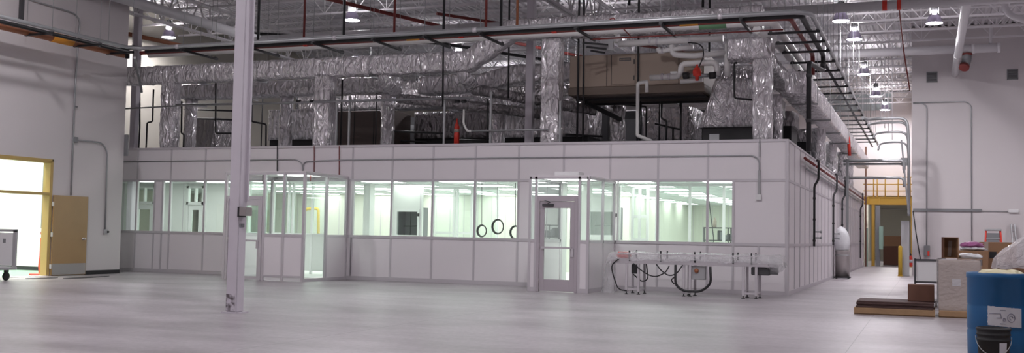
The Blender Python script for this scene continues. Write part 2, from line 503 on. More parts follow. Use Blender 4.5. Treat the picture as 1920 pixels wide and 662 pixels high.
one('switch_strip', mb, M['greyd'], 'small dark three-gang plate low on the lone column', 'switch')

# ------------------------------------------------------------------ the cleanroom shell
T = .06
WX = [-3.73 - 1.22 * k for k in range(17)]
WIN = [(-4.33, -4.95), (-4.95, -6.17), (-6.17, -7.2), (-9.83, -11.05), (-11.05, -12.27), (-12.27, -13.49), (-13.49, -14.68),
       (-17.3, -18.37), (-18.37, -19.59), (-19.59, -20.81), (-20.81, -21.08), (-21.37, -22.03), (-22.03, -23.2)]
SOL = [(XS, -4.33), (-8.72, -9.83), (-14.68, -14.85), (-21.08, -21.37), (-23.2, -28.2)]
mb = MB()
mb.box(-28.2, XS, YF, YF + T, ZH, ZT)
for a, b in SOL: mb.box(b, a, YF, YF + T, ZR, ZH)
for a, b in ((XS, -7.26), (-8.68, -14.85), (-17.25, -28.2)): mb.box(b, a, YF, YF + T, .1, ZR)
wf = struct('wall_cleanroom_front', mb, M['panel'], 'long white panelled front of the cleanroom', 'wall')
def batten(x0, x1, z0, z1, y=YF, d=.014, name='batten', parent=wf):
    MB().box(x0, x1, y - d, y + .01, z0, z1).build(name, M['alu'], parent)
for x in WX: batten(x - .025, x + .025, ZH + .03, ZT - .05)
for a, b in ((XS + .005, -7.26), (-8.68, -14.85), (-17.25, -28.1)):
    batten(b, a, ZR - .035, ZR + .035, d=.02, name='sill_rail')
    batten(b, a, 0, .1, d=.022, name='base_rail')
batten(-28.1, XS + .02, ZT - .05, ZT + .012, d=.025, name='top_rail')
batten(-28.1, XS, ZH - .03, ZH + .03, d=.016, name='head_rail')
for x in [-4.33] + [w for w in WX if not -9.8 < w < -7.2 and not -17.2 < w < -14.9 and w > -27] + [-14.68, -21.08, -21.37, -9.2]:
    batten(x - .025, x + .025, .1, ZR - .035)
for x in [WX[1], WX[2], -4.33] + [w for w in WX[5:9]] + [-14.68] + [w for w in WX[12:]] + [-21.08, -21.37, -17.3]:
    if x > -27: batten(x - .028, x + .028, ZR + .035, ZH - .03, d=.018, name='mullion')
batten(XS - .04, XS + .03, 0, ZT, d=.03, name='corner_post')
WLAB = ['half-width window beside the solid corner panel', 'first full window left of the half window', 'window directly right of the glazed door vestibule',
        'first window left of the glazed door vestibule', 'window showing the hanging coiled cords', 'window showing the small dark pass-through', 'window showing a white inner post',
        'window just behind the lone column', 'window left of the lone column', 'second window left of the lone column', 'narrow window right of the slim solid panel',
        'window left of the slim solid panel', 'leftmost window beside the left wall end']
for i, (a, b) in enumerate(WIN):
    w = thing('window_%d' % (i + 1), 'cleanroom ' + WLAB[i], 'window', ((a + b) / 2, YF, ZR), None, 'structure')
    m = MB(); y0, y1 = YF + .005, YF + T
    m.box(b, a, y0, y1, ZR, ZR + .035); m.box(b, a, y0, y1, ZH - .035, ZH); m.box(b, b + .03, y0, y1, ZR, ZH); m.box(a - .03, a, y0, y1, ZR, ZH)
    m.build('window_frame', M['aluw'], w)
    MB().box(b + .03, a - .03, YF + .02, YF + .026, ZR + .035, ZH - .035).build('pane', M['glass'], w)

# side wall
mb = MB().box(XS - T, XS, YF + T, 58, 0, ZT)
ws = struct('wall_cleanroom_side', mb, M['panel'], 'long white panelled cleanroom side receding down the corridor', 'wall')
for k in range(27):
    y = YF + .25 + 1.2 * k
    MB().box(XS, XS + .014, y - .03, y + .03, .1, ZT - .03).build('batten', M['alu'], ws)
for z0, z1, d in ((0, .1, .02), (ZR - .035, ZR + .035, .02), (ZH - .03, ZH + .03, .016), (ZT - .04, ZT + .012, .022)):
    MB().box(XS, XS + d, YF, 58, z0, z1).build('rail', M['alu'], ws)
struct('wall_cleanroom_back', MB().box(-28.2, XS, 58, 58.1, 0, ZT), M['panel'], 'far end of the cleanroom', 'wall')
struct('ceiling_cleanroom_roof', MB().box(-28.2, XS - .01, YF + T, 58, ZT - .08, ZT - .02), M['greyd'], 'dusty flat top of the cleanroom', 'ceiling')
mb = MB().box(-28.2, XS - T, YF + T, 58, 2.75, 2.79)
ci = struct('ceiling_cleanroom', mb, M['ceilt'], 'white tiled cleanroom ceiling', 'ceiling')
mb = MB(); x = XS - .3
while x > -28: mb.box(x - .012, x + .012, YF + .1, 50, 2.744, 2.75); x -= 1.22
y = YF + .3
while y < 50: mb.box(-28, XS - .1, y - .012, y + .012, 2.744, 2.75); y += .61
mb.build('tile_grid', M['alu'], ci)
struct('floor_cleanroom', MB().box(-28.1, XS - T, YF + .01, 58, 0, .005), M['inner'], 'pale cleanroom floor', 'floor')

# troffers
def troffer(label):
    t = thing('ceiling_light', label, 'ceiling light', (0, 0, 2.75), 'cleanroom ceiling lights')
    WL[t] = V((0, 0, 0))
    MB().box(-.58, .58, -.58, .58, -.012, 0).build('frame', M['aluw'], t)
    MB().box(-.54, .54, -.54, .54, -.018, -.011).build('diffuser', M['troff'], t)
    return t
tr0 = None
for j in range(9):
    for i in range(8):
        x = -4.75 - 2.44 * i + (0 if j % 2 == 0 else -.0); y = 27.0 + 2.2 * j
        if (j > 4 and i > 4) or (j == 0 and i > 4): continue
        lab = 'flat cleanroom ceiling light, row %s from the windows, %s from the right' % (j + 1, ORD[i])
        if tr0 is None: tr0 = troffer(lab); tr0.location = (x, y, 2.745)
        else: dup(tr0, (x, y, 2.745), 0, lab)

for k, x in enumerate((-18.2, -20.2, -22.4)):  # extra panels added to brighten the rooms behind the left windows
    dup(tr0, (x, 27.0 if k == 1 else 26.6, 2.745), 0, 'flat ceiling light behind the left windows, %s left of the vestibule' % ORD[k])

# partitions inside
def px(x, y, Y): return at(x, y, Y=Y).x
def partition(name, label, x0, x1, y, lines=(), m='inner', z0=0, z1=2.75, holes=()):
    b = MB(); x0, x1 = min(x0, x1), max(x0, x1)
    cur = x0
    for h0, h1, a, c in sorted(holes):
        b.box(cur, h0, y, y + .06, z0, z1); b.box(h0, h1, y, y + .06, z0, a)
        if c < z1: b.box(h0, h1, y, y + .06, c, z1)
        cur = h1
    b.box(cur, x1, y, y + .06, z0, z1)
    o = struct(name, b, M[m], label, 'wall')
    for l in lines: MB().box(l - .012, l + .012, y - .006, y + .002, z0, z1).build('joint', M['alu'], o)
    return o
dA = (px(251, 400, 28.3), px(290, 400, 28.3)); dB = (px(350, 400, 28.3), px(382, 400, 28.3))
partition('wall_inner_left', 'white inner partition behind the left windows', -28, px(447, 400, 28.3), 28.3,
          [px(q, 400, 28.3) for q in (231, 246, 305, 343, 424)], holes=((dA[0], dA[1], 0, 2.66), (dB[0], dB[1], 0, 2.66)))
for k, (a, b) in enumerate((dA, dB)):
    d = thing('door_%d' % (k + 4), ['white inner door behind the leftmost windows', 'white inner door behind the window left of the lone column'][k], 'door', ((a + b) / 2, 28.3, 0), None, 'structure')
    m = MB(); y0, y1 = 28.26, 28.38
    m.box(a, a + .07, y0, y1, 0, 2.66); m.box(b - .07, b, y0, y1, 0, 2.66); m.box(a, b, y0, y1, 2.6, 2.66); m.box(a, b, y0, y1, 2.06, 2.16); 
    m.box((a + b) / 2 - .02, (a + b) / 2 + .02, y0, y1, 2.16, 2.6)
    m.build('door_frame', M['aluw'], d)
    MB().box(a + .07, b - .07, 28.3, 28.306, 2.16, 2.6).build('transom_pane', M['glass'], d)
    l = MB(); l.box(a + .08, a + .2, 28.3, 28.345, .02, 2.05); l.box(b - .2, b - .08, 28.3, 28.345, .02, 2.05)
    l.box(a + .2, b - .2, 28.3, 28.345, 1.9, 2.05); l.box(a + .2, b - .2, 28.3, 28.345, .02, .3)
    lo = l.build('door_leaf', M['aluw'], d)
    MB().box(a + .2, b - .2, 28.315, 28.321, .3, 1.9).build('pane', M['glass'], lo)
    MB().box(b - .18, b - .13, 28.27, 28.3, .95, 1.1).build('handle', M['steel'], lo)
# glazed inner partition behind the left vestibule
a, b = px(447, 400, 28.0), px(612, 400, 28.0)
gp = struct('wall_inner_glazed', MB().box(a, b, 28, 28.05, .1, ZR), M['inner'], 'half-height inner partition behind the left vestibule', 'wall')
for q in (449, 467, 497, 512, 541, 549, 585, 610):
    x = px(q, 400, 28.0); MB().box(x - .03, x + .03, 27.98, 28.07, 0, 2.75).build('post', M['aluw'], gp)
MB().box(a, b, 27.985, 28.065, ZR, ZR + .05).build('sill', M['aluw'], gp)
MB().box(a, b, 28.02, 28.026, ZR + .05, 2.72).build('pane', M['glass'], gp)
# back walls
partition('wall_inner_back', 'cream panelled wall across the back of the cleanroom', -28, px(1180, 400, 36.5), 36.5,
          [px(q, 400, 36.5) for q in range(480, 1170, 26)], 'cream')
partition('wall_inner_deep', 'cream panelled wall at the back of the deep room', px(1180, 400, 36.5), XS - .1, 47,
          [px(q, 400, 47) for q in (1262, 1276, 1300, 1318, 1336, 1350, 1366)], 'cream')
struct('wall_inner_cross', MB().box(px(1180, 400, 36.5) - .06, px(1180, 400, 36.5), 36.565, 47, 0, 2.75), M['cream'], 'cream cross wall beside the deep room', 'wall')
# white post and pass-through wall
x = px(687, 400, 28.6); struct('trim_2', MB().box(x - .11, x + .11, 28.6, 28.9, 0, 2.75), M['inner'], 'broad white inner post behind the windows', 'trim')
def passthrough(n, q0, q1, h0, h1, Y, labw, labp, lines):
    hx0, hx1 = px(h0, 420, Y), px(h1, 420, Y)
    z0, z1 = at(h0, 441, Y=Y).z, at(h0, 396, Y=Y).z
    partition('wall_inner_pass_%d' % n, labp, px(q0, 400, Y), px(q1, 400, Y), Y, [px(l, 400, Y) for l in lines], holes=((hx0, hx1, z0, z1),))
    t = thing('window_%d' % (20 + n), labw, 'window', ((hx0 + hx1) / 2, Y, z0), None, 'structure')
    m = MB(); y0, y1 = Y - .02, Y + .08
    for b_ in ((hx0 - .06, hx0 + .01, z0 - .06, z1 + .06), (hx1 - .01, hx1 + .06, z0 - .06, z1 + .06)): m.box(b_[0], b_[1], y0, y1, b_[2], b_[3])
    m.box(hx0, hx1, y0, y1, z0 - .06, z0 + .01); m.box(hx0, hx1, y0, y1, z1 - .01, z1 + .06)
    m.build('window_frame', M['aluw'], t)
    MB().box(hx0, hx1, Y + .02, Y + .026, z0, z1).build('pane', M['glass'], t)
    c = MB().box(hx0 - .02, hx1 + .02, Y + .6, Y + .62, z0 - .1, z1 + .1).box(hx0 - .04, hx0 - .02, Y + .06, Y + .62, z0 - .1, z1 + .1).box(hx1 + .02, hx1 + .04, Y + .06, Y + .62, z0 - .1, z1 + .1)
    c.box(hx0 - .04, hx1 + .04, Y + .06, Y + .62, z1 + .1, z1 + .12).box(hx0 - .04, hx1 + .04, Y + .06, Y + .62, z0 - .12, z0 - .1)
    c.build('chamber', M['greyd'], t)
    s = MB()
    for f in (.3, .62, .85): s.tube([(hx0 + (hx1 - hx0) * f, Y + .5, z0 - .1), (hx0 + (hx1 - hx0) * f, Y + .5, z1 + .1)], .012, 6)
    s.tube([(hx0, Y + .48, z0 + .28), (hx1, Y + .48, z0 + .3)], .015, 6)
    s.build('rod', M['black'], t)
    MB().box(hx1 + .015, hx1 + .06, Y - .06, Y - .02, z1 - .15, z1 - .06).build('latch', M['black'], t)
passthrough(1, 736, 792, 744, 783, 29.0, 'small dark pass-through window in a white inner wall', 'white inner wall holding the small pass-through', (788,))
passthrough(2, 1083, 1163, 1106, 1154, 28.8, 'dark pass-through window behind the door vestibule', 'white inner wall behind the door vestibule', (1086, 1132, 1160))
partition('wall_inner_door', 'white inner wall seen through the glazed door', px(1012, 400, 28.2), px(1062, 400, 28.2), 28.2, [px(q, 400, 28.2) for q in (1027, 1054)])
# glass partition with white posts
def glazed(name, label, Y, posts, rails, m='aluw'):
    xs_ = [px(q, 400, Y) for q in posts]
    o = struct(name, MB().box(xs_[0], xs_[-1], Y, Y + .05, 2.68, 2.75), M[m], label, 'wall')
    for x in xs_: MB().box(x - .035, x + .035, Y - .01, Y + .06, 0, 2.7).build('post', M[m], o)
    for q0, q1, yy in rails:
        z = at(q0, yy, Y=Y).z; MB().box(px(q0, yy, Y), px(q1, yy, Y), Y - .005, Y + .055, z - .035, z + .035).build('rail', M[m], o)
    MB().box(xs_[0], xs_[-1], Y + .02, Y + .026, .1, 2.68).build('pane', M['glass'], o)
    return o
glazed('wall_inner_glass_middle', 'inner glass partition with white posts and low rails', 30.5, (812, 851, 857, 884, 932), ((813, 850, 436), (857, 883, 437)))
glazed('wall_inner_glass_right', 'inner glass partition with thin white posts behind the right windows', 28.2, (1231, 1293, 1357, 1385), ())
o = glazed('wall_inner_glass_door', 'white framed inner glass door seen through the right windows', 29.6, (1186, 1199, 1214), ((1186, 1214, 406), (1186, 1214, 449)))

# vestibules
def vest_piece(t, kind, x0, x1, y0, y1, z0, z1, m, **k): return MB().box(x0, x1, y0, y1, z0, z1).build(kind, M[m], t, **k)
VY = 23.6
t = thing('vestibule', 'left glazed vestibule standing out beside the lone column', 'vestibule', (-16, VY, 0), None, 'structure')
X0, X1, ZV = -17.25, -14.85, 2.80
for x, y in ((X0, VY), (-16.05, VY), (-15.45, VY), (X1, VY), (X1, 24.68), (X1, YF - .05), (X0, YF - .05)):
    vest_piece(t, 'post', x - .035, x + .035, y - .035, y + .035, 0, ZV, 'alu')
for a, b in ((X0, -16.05), (-16.05, X1)):
    vest_piece(t, 'header', a, b, VY - .03, VY + .03, ZV - .06, ZV, 'alu')
vest_piece(t, 'sill_rail', -16.05, X1, VY - .032, VY + .032, ZR - .04, ZR + .03, 'alu')
vest_piece(t, 'base_rail', -16.05, X1, VY - .03, VY + .03, .10, .15, 'alu')
vest_piece(t, 'kick_panel', -16.0, X1 - .03, VY - .02, VY + .02, .01, .10, 'white')
for a, b in ((-16.015, -15.485), (-15.415, X1 - .035)):
    vest_piece(t, 'panel', a, b, VY - .02, VY + .02, .15, ZR - .04, 'panel')
    vest_piece(t, 'pane', a, b, VY - .004, VY + .004, ZR + .03, ZV - .06, 'glass')
for xx, nm_ in ((X1, 0), (X0, 1)):
    vest_piece(t, 'header', xx - .03, xx + .03, VY, YF, ZV - .06, ZV, 'alu')
    vest_piece(t, 'base_rail', xx - .03, xx + .03, VY, YF, 0, .08, 'alu')
    vest_piece(t, 'sill_rail', xx - .032, xx + .032, 24.68 if nm_ == 0 else VY, YF, ZR - .035, ZR + .03, 'alu')
    vest_piece(t, 'panel', xx - .02, xx + .02, 24.7 if nm_ == 0 else VY + .04, YF - .08, .08, ZR - .035, 'panel')
    vest_piece(t, 'pane', xx - .004, xx + .004, VY + .04, 24.65, .1 if nm_ == 0 else ZR + .03, ZV - .06, 'glass')
    vest_piece(t, 'pane', xx - .004, xx + .004, 24.71, YF - .08, ZR + .03, ZV - .06, 'glass')
vest_piece(t, 'roof_panel', X0 - .02, X1 + .02, VY - .02, YF, ZV, ZV + .03, 'panel')
d = thing('door_2', 'glass door in the left vestibule half hidden by the lone column', 'door', (-16.6, VY, 0), None, 'structure')
def glass_door(d, x0, x1, y, ztop, fm='doorgrey', st=.11, bt=.29):
    m = MB(); m.box(x0, x0 + .07, y - .05, y + .05, 0, ztop); m.box(x1 - .07, x1, y - .05, y + .05, 0, ztop); m.box(x0 + .07, x1 - .07, y - .05, y + .05, ztop - .08, ztop)
    m.build('door_frame', M[fm], d, .004)
    a, b = x0 + .075, x1 - .075
    l = MB(); l.box(a, a + st, y - .03, y + .015, .02, ztop - .085); l.box(b - st, b, y - .03, y + .015, .02, ztop - .085)
    l.box(a + st, b - st, y - .03, y + .015, ztop - .24, ztop - .085); l.box(a + st, b - st, y - .03, y + .015, .02, bt)
    lo = l.build('door_leaf', M[fm], d, .003)
    MB().box(a + st, b - st, y - .011, y - .004, bt, ztop - .24).build('pane', M['glass'], lo)
    MB().box(a + .06, b - .06, y - .085, y - .05, 1.0, 1.045).box(a + .06, a + .09, y - .05, y - .03, 1.0, 1.045).box(b - .09, b - .06, y - .05, y - .03, 1.0, 1.045).build('push_bar', M['alu'], lo)
    MB().box(b - .085, b - .02, y - .05, y - .03, .82, 1.02).build('pull_plate', M['alu'], lo)
    c = MB().box(a + .07, a + .34, y - .09, y - .03, ztop - .20, ztop - .14)
    c.bar((a + .2, y - .07, ztop - .14), (a + .3, y - .16, ztop - .10), .02, .012); c.bar((a + .3, y - .16, ztop - .10), (a + .12, y - .05, ztop - .07), .02, .012)
    c.build('door_closer', M['dark'], lo)
    for z in (.25, 1.05, 1.85): MB().tube([(a - .004, y - .036, z - .06), (a - .004, y - .036, z + .06)], .012, 8).build('hinge', M['steel'], lo)
glass_door(d, -17.2, -16.09, VY, 2.18, 'alu', .06, .1)

t = thing('vestibule', 'right glazed vestibule with the grey glass entrance door', 'vestibule', (-8, 23.55, 0), None, 'structure')
VY2 = 23.55; X0, X1, ZV = -8.68, -7.26, 2.67
DX0, DX1 = -8.50, -7.50
for x, y in ((X0, VY2), (DX0 - .03, VY2), (DX1 + .03, VY2), (X1, VY2), (X1, 24.72), (X1, YF - .05), (X0, YF - .05)):
    vest_piece(t, 'post', x - .03, x + .03, y - .03, y + .03, 0, ZV, 'alu')
vest_piece(t, 'header', X0, X1, VY2 - .03, VY2 + .03, ZV - .05, ZV, 'alu')
vest_piece(t, 'door_header', DX0, DX1, VY2 - .035, VY2 + .035, 2.18, 2.23, 'doorgrey')
vest_piece(t, 'pane', DX0, DX1, VY2 - .004, VY2 + .004, 2.23, ZV - .05, 'glass')
for a, b in ((X0 + .03, DX0 - .06), (DX1 + .06, X1 - .03)):
    vest_piece(t, 'panel', a, b, VY2 - .02, VY2 + .02, .1, ZR - .035, 'panel')
    vest_piece(t, 'sill_rail', a, b, VY2 - .03, VY2 + .03, ZR - .035, ZR + .03, 'alu')
    vest_piece(t, 'base_rail', a, b, VY2 - .035, VY2 + .035, 0, .1, 'alu')
    vest_piece(t, 'pane', a, b, VY2 - .004, VY2 + .004, ZR + .03, ZV - .05, 'glass')
for xx in (X0, X1):
    vest_piece(t, 'header', xx - .03, xx + .03, VY2, YF, ZV - .05, ZV, 'alu')
    vest_piece(t, 'base_rail', xx - .03, xx + .03, VY2, YF, 0, .1, 'alu')
    vest_piece(t, 'sill_rail', xx - .03, xx + .03, VY2, YF, ZR - .035, ZR + .03, 'alu')
    vest_piece(t, 'panel', xx - .02, xx + .02, VY2 + .03, YF - .08, .1, ZR - .035, 'panel')
    vest_piece(t, 'pane', xx - .004, xx + .004, VY2 + .03, 24.69, ZR + .03, ZV - .05, 'glass')
    vest_piece(t, 'pane', xx - .004, xx + .004, 24.75, YF - .08, ZR + .03, ZV - .05, 'glass')
vest_piece(t, 'roof_panel', X0 - .02, X1 + .02, VY2 - .02, YF, ZV, ZV + .03, 'panel')
d = thing('door_3', 'grey framed glass entrance door with push bar', 'door', (-8, VY2, 0), None, 'structure')
glass_door(d, DX0, DX1, VY2, 2.18)
# vestibule lights
for x, y, z, lab in ((-8.0, 24.3, 2.665, 'ceiling light inside the right vestibule over the glass door'), (-15.6, 24.5, 2.795, 'ceiling light inside the left vestibule')):
    dup(tr0, (x, y, z), 0, lab)
one('light_housing', MB().box(-8.15, -7.55, VY2 + .15, VY2 + .55, 2.702, 2.80), M['white'], 'white light housing on top of the right vestibule', 'light housing', bevel=.01)
# ------------------------------------------------------------------ overhead services
def resample(path, step):
    pts = [V(p) for p in path]; out = [pts[0]]
    for a, b in zip(pts, pts[1:]):
        n = max(1, int((b - a).length / step))
        out += [a.lerp(b, k / n) for k in range(1, n + 1)]
    return out


def duct_mb(path, b, w, h, rnd=.35, step=.11, amp=.026, seam=1.2, ns=36, seed=0, taper=None):
    """foil wrapped duct: rounded section swept along a path lying in the plane across b, with wrinkles and taped seams"""
    b = V(b).normalized(); pts = resample(path, step); m = len(pts); vs = []; L = 0
    sec = []
    e = 2 + (1 - rnd) * 6
    for j in range(ns):
        a = 2 * math.pi * j / ns; c, s = math.cos(a), math.sin(a)
        sec.append((math.copysign(abs(c) ** (2 / e), c), math.copysign(abs(s) ** (2 / e), s)))
    so = V((seed * 7.3, seed * 3.1, seed * 5.7))
    for i, p in enumerate(pts):
        t1 = (p - pts[i - 1]).normalized() if i else (pts[1] - p).normalized()
        t2 = (pts[i + 1] - p).normalized() if i < m - 1 else t1
        t = (t1 + t2).normalized(); n = b.cross(t).normalized()
        if i: L += (p - pts[i - 1]).length
        k = 1 / max(.6, t.dot(t1))
        ph = (L % seam) if seam else 1
        pin = -.018 * math.exp(-(min(ph, seam - ph) / .05) ** 2) if seam else 0
        tp = taper(L) if taper else 1
        for u, v_ in sec:
            d = b * u * w / 2 * tp + n * v_ * h / 2 * k * tp
            q = p + d
            nz = noise.noise(q * 2.1 + so) * amp + (abs(noise.noise(q * 6.3 + so)) - .2) * amp * 1.1
            vs.append(q + d.normalized() * (nz + pin))
    fs = []
    for i in range(m - 1):
        for j in range(ns):
            j2 = (j + 1) % ns
            fs.append((i * ns + j, i * ns + j2, (i + 1) * ns + j2, (i + 1) * ns + j))
    mb = MB().add(vs, fs, True)
    mb.f.append(tuple(reversed(range(ns)))); mb.s.append(False)
    mb.f.append(tuple((m - 1) * ns + j for j in range(ns))); mb.s.append(False)
    return mb


def duct(label, path, b, w, h, m='foil', name='foil_duct', group=None, hang=None, **k):
    base = V(path[0])
    t = thing(name, label, 'air duct', base, group)
    duct_mb(path, b, w, h, **k).build('duct_body', M[m], t)
    if hang:
        for x, y, z in hang:
            for s in (-1, 1):
                o = V(b) * s * (w / 2 + .03)
                MB().tube([(x + o.x, y + o.y, z - h / 2), (x + o.x, y + o.y, 9.05)], .006, 5).build('hanger_rod', M['galv'], t)
            o = V(b) * (w / 2 + .05)
            MB().bar((x - o.x, y - o.y, z - h / 2 - .03), (x + o.x, y + o.y, z - h / 2 - .03), .04, .04).build('strap', M['galv'], t)
    return t


XB, YB, ZB = (1, 0, 0), (0, 1, 0), (0, 0, 1)
YA = 26.40
duct('long foil duct along the front that jogs up beside the middle column', [(-23.3, YA, 5.96), (-11.55, YA, 5.97), (-10.35, YA, 6.74), (-3.75, YA, 6.74)], YB, .46, .56,
     rnd=.55, seed=1, hang=[(-20.2, YA, 5.96), (-18.2, YA, 5.96), (-14.5, YA, 5.96), (-8.6, YA, 6.74), (-6, YA, 6.74)], name='main_foil_duct')
RZ = 3.655
def riser(label, x, y, ztop, w, d, m='foil', rnd=.2, seed=0, **k):
    return duct(label, [(x, y, RZ), (x, y, ztop)], XB, w, d, m=m, name='duct_riser', rnd=rnd, seed=seed, seam=.9, group='foil duct risers on the cleanroom roof', **k)
riser('leftmost square foil riser near the left wall end', -21.42, YA, 5.75, .48, .42, seed=2)
riser('square foil riser right of the lone column', -16.03, YA, 5.75, .52, .46, seed=3)
riser('tall square foil riser between the middle column and the beige unit', -9.18, YA, 6.44, .52, .46, seed=4)
riser('tall square foil riser at the cleanroom corner', -3.73, YA - .1, 5.75, .46, .46, seed=5)
duct('foil duct running behind the long front duct on the left', [(-22.6, 28.5, 5.72), (-14.8, 28.5, 5.72)], YB, .6, .5, 'foil2', rnd=.5, seed=6, hang=[(-20, 28.5, 5.72), (-17, 28.5, 5.72)])
duct('foil duct high behind the middle column', [(-14.2, 28.9, 5.72), (-12.2, 28.9, 5.72), (-11.2, 28.9, 5.95), (-8.9, 28.9, 5.95)], YB, .6, .55, 'foil2', rnd=.3, seed=7)
duct('low foil duct behind the middle column', [(-13.5, 29.6, 5.2), (-8.6, 29.6, 5.2)], YB, .6, .42, 'foil2', rnd=.3, seed=8)
for i, (x, lab) in enumerate(((-22.33, 'round foil riser behind the leftmost square one'), (-18.7, 'round foil riser just right of the lone column'), (-15.12, 'round foil riser left of the red post'),
                              (-11.55, 'round foil riser left of the middle column'), (-7.98, 'round foil riser under the beige unit'))):
    riser(lab, x, 28.5, 5.5 if i < 3 else (5.4 if i == 3 else 4.9), .42, .42, 'foil2', rnd=1, seed=10 + i)
duct('short foil elbow stub under the front duct near its jog', [(-11.75, YA, 5.75), (-11.75, YA + .12, 5.55), (-11.75, YA + .6, 5.4)], XB, .36, .36, rnd=1, seed=16, seam=0, name='duct_stub')
duct('short foil elbow stub under the front duct in the middle', [(-14.15, YA, 5.75), (-14.15, YA + .15, 5.5), (-14.15, YA + .7, 5.32)], XB, .36, .36, rnd=1, seed=17, seam=0, name='duct_stub')
for i, (x0, y0, x1, y1, z) in enumerate(((-14.15, 27.2, -9.8, 28.0, 5.15), (-11.75, 27.0, -8.6, 28.5, 5.3))):
    b = V((-(y1 - y0), x1 - x0, 0)).normalized()
    duct(['dark slanting flexible duct left of the middle column', 'dark slanting flexible duct at the middle column'][i], [(x0, y0, z), (x1, y1, z - .5)], b, .3, .3, 'foild', rnd=1, seed=18 + i, seam=.25, name='flexible_duct')
# foil wrapped plenums on dark bases
def plenum(label, x0, x1, y0, y1, z0, z1, m='foil2', base=True, seed=0, flare=0):
    t = thing('foil_plenum', label, 'air handler', ((x0 + x1) / 2, (y0 + y1) / 2, RZ))
    cx, cy = (x0 + x1) / 2, (y0 + y1) / 2
    pth = [(cx, cy, z0), (cx, cy, z1)]
    mb = duct_mb(pth, XB, x1 - x0, y1 - y0, rnd=.02, step=.12, amp=.03, seam=.0, ns=72, seed=seed)
    if flare:
        for p in mb.v:
            k = (z1 - p.z) / (z1 - z0)
            if p.x < cx: p.x -= flare * k
    mb.build('foil_wrap', M[m], t)
    if base:
        MB().box(x0 + .1 - flare, x1 - .08, y0 + .1, y1 - .1, RZ, z0 + .02).build('base_unit', M['black'], t, .02)
        MB().box(x0 + .3 - flare, x0 + .55 - flare, y0 + .08, y0 + .1, RZ + .12, RZ + .3).build('service_plate', M['galv'], t)
    return t
plenum('big flared foil plenum on a black base at the right', -5.05, -3.95, 27.0, 28.4, 4.12, 5.35, 'foil', seed=20, flare=.42)
plenum('foil plenum on a black base right of the lone column', -20.6, -18.4, 30.2, 31.6, 4.3, 5.3, seed=21)
plenum('foil plenum left of the middle column', -12.35, -9.3, 30.2, 31.7, 4.25, 5.25, seed=22)
plenum('ribbed foil plenum below the beige unit', -7.9, -6.3, 30.5, 34.5, 4.1, 5.1, seed=23)
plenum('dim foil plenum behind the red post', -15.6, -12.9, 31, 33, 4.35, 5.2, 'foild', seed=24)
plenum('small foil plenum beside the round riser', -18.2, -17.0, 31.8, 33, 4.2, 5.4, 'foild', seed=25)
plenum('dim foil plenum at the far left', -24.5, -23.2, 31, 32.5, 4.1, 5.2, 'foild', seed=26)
t = thing('air_handler', 'dark brown air handling unit between two foil risers', 'air handler', (-16.9, 30.5, RZ))
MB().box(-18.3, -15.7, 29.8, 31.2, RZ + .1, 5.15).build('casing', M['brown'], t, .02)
mb = MB()
for x in (-17.6, -17.0, -16.3): mb.box(x - .01, x + .01, 29.785, 29.8, RZ + .15, 5.1)
mb.build('panel_seam', M['black'], t)
MB().box(-18.2, -15.8, 29.9, 31.1, RZ, RZ + .1).build('base_frame', M['black'], t)
for i in range(6):  # dark units added to hide the lit background between the ducts
    x0 = -21.4 + 2.85 * i; x1 = x0 + 2.55; y0 = 35.2 + .4 * (i % 2)
    t = thing('air_handler', 'dark air handler in the back row, %s from the left' % ORD[i], 'air handler', ((x0 + x1) / 2, y0, RZ), 'dark air handlers in the back row')
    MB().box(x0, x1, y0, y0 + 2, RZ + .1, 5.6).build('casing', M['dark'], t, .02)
    MB().box(x0 + .1, x1 - .1, y0 + .1, y0 + 1.9, RZ, RZ + .1).build('base_frame', M['black'], t)
    MB().box(x0 + .3, x0 + 1.1, y0 - .012, y0, RZ + .3, 5.3).build('access_door', M['greyd'], t)
for i, (x0, x1, y, z, h, w) in enumerate(((-21.5, -5, 33.9, 6.0, .7, .8), (-21, -4.6, 36.6, 6.7, .8, .9), (-19.5, -5.5, 39.5, 7.3, .7, .9))):  # dark ducts added to block the bright view above the units
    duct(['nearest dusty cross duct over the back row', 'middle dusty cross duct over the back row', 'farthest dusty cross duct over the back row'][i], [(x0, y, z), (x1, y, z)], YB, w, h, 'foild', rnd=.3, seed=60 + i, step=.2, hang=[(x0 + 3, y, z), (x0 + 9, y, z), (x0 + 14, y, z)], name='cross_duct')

# the beige air handler
AX0, AX1, AY0, AY1, AZ0, AZ1 = -8.82, -5.26, 26.75, 28.35, 5.2, 6.05
t = thing('air_handler', 'large beige air handling unit hung above the cleanroom', 'air handler', (-6.9, AY0, AZ0 - .22))
cs = MB().box(AX0, AX1, AY0, AY1, AZ0, AZ1).build('casing', M['beige'], t, .015)
MB().box(AX0 - .02, AX1 + .02, AY0 - .03, AY1 + .03, AZ0 - .2, AZ0).build('base_rail', M['beiged'], t, .01)
MB().box(AX0 + .05, AX1 - .05, AY0 + .05, AY1 - .05, AZ0 - .23, AZ0 - .2).build('drip_tray', M['brown'], t)
MB().box(-7.66, -7.03, AY0 - .02, AY0, AZ0 + .05, AZ1 - .05).build('access_door', M['beige'], t, .008)
mb = MB()
for x in (-7.8, -7.68, -6.98, -5.9): mb.box(x - .008, x + .008, AY0 - .004, AY0, AZ0 + .02, AZ1 - .02)
mb.build('panel_seam', M['black'], cs)
MB().box(-7.46, -7.15, AY0 - .03, AY0 - .02, AZ1 - .19, AZ1 - .11).build('name_plate', M['dark'], t, .004)
mb = MB()
for i in range(7): mb.box(-7.43 + i * .036, -7.405 + i * .036, AY0 - .033, AY0 - .03, AZ1 - .17, AZ1 - .13)
mb.build('plate_marks', M['beiged'], t)
for z in (AZ0 + .15, AZ1 - .28): MB().box(-7.075, -7.05, AY0 - .035, AY0 - .02, z, z + .12).build('latch', M['black'], t)
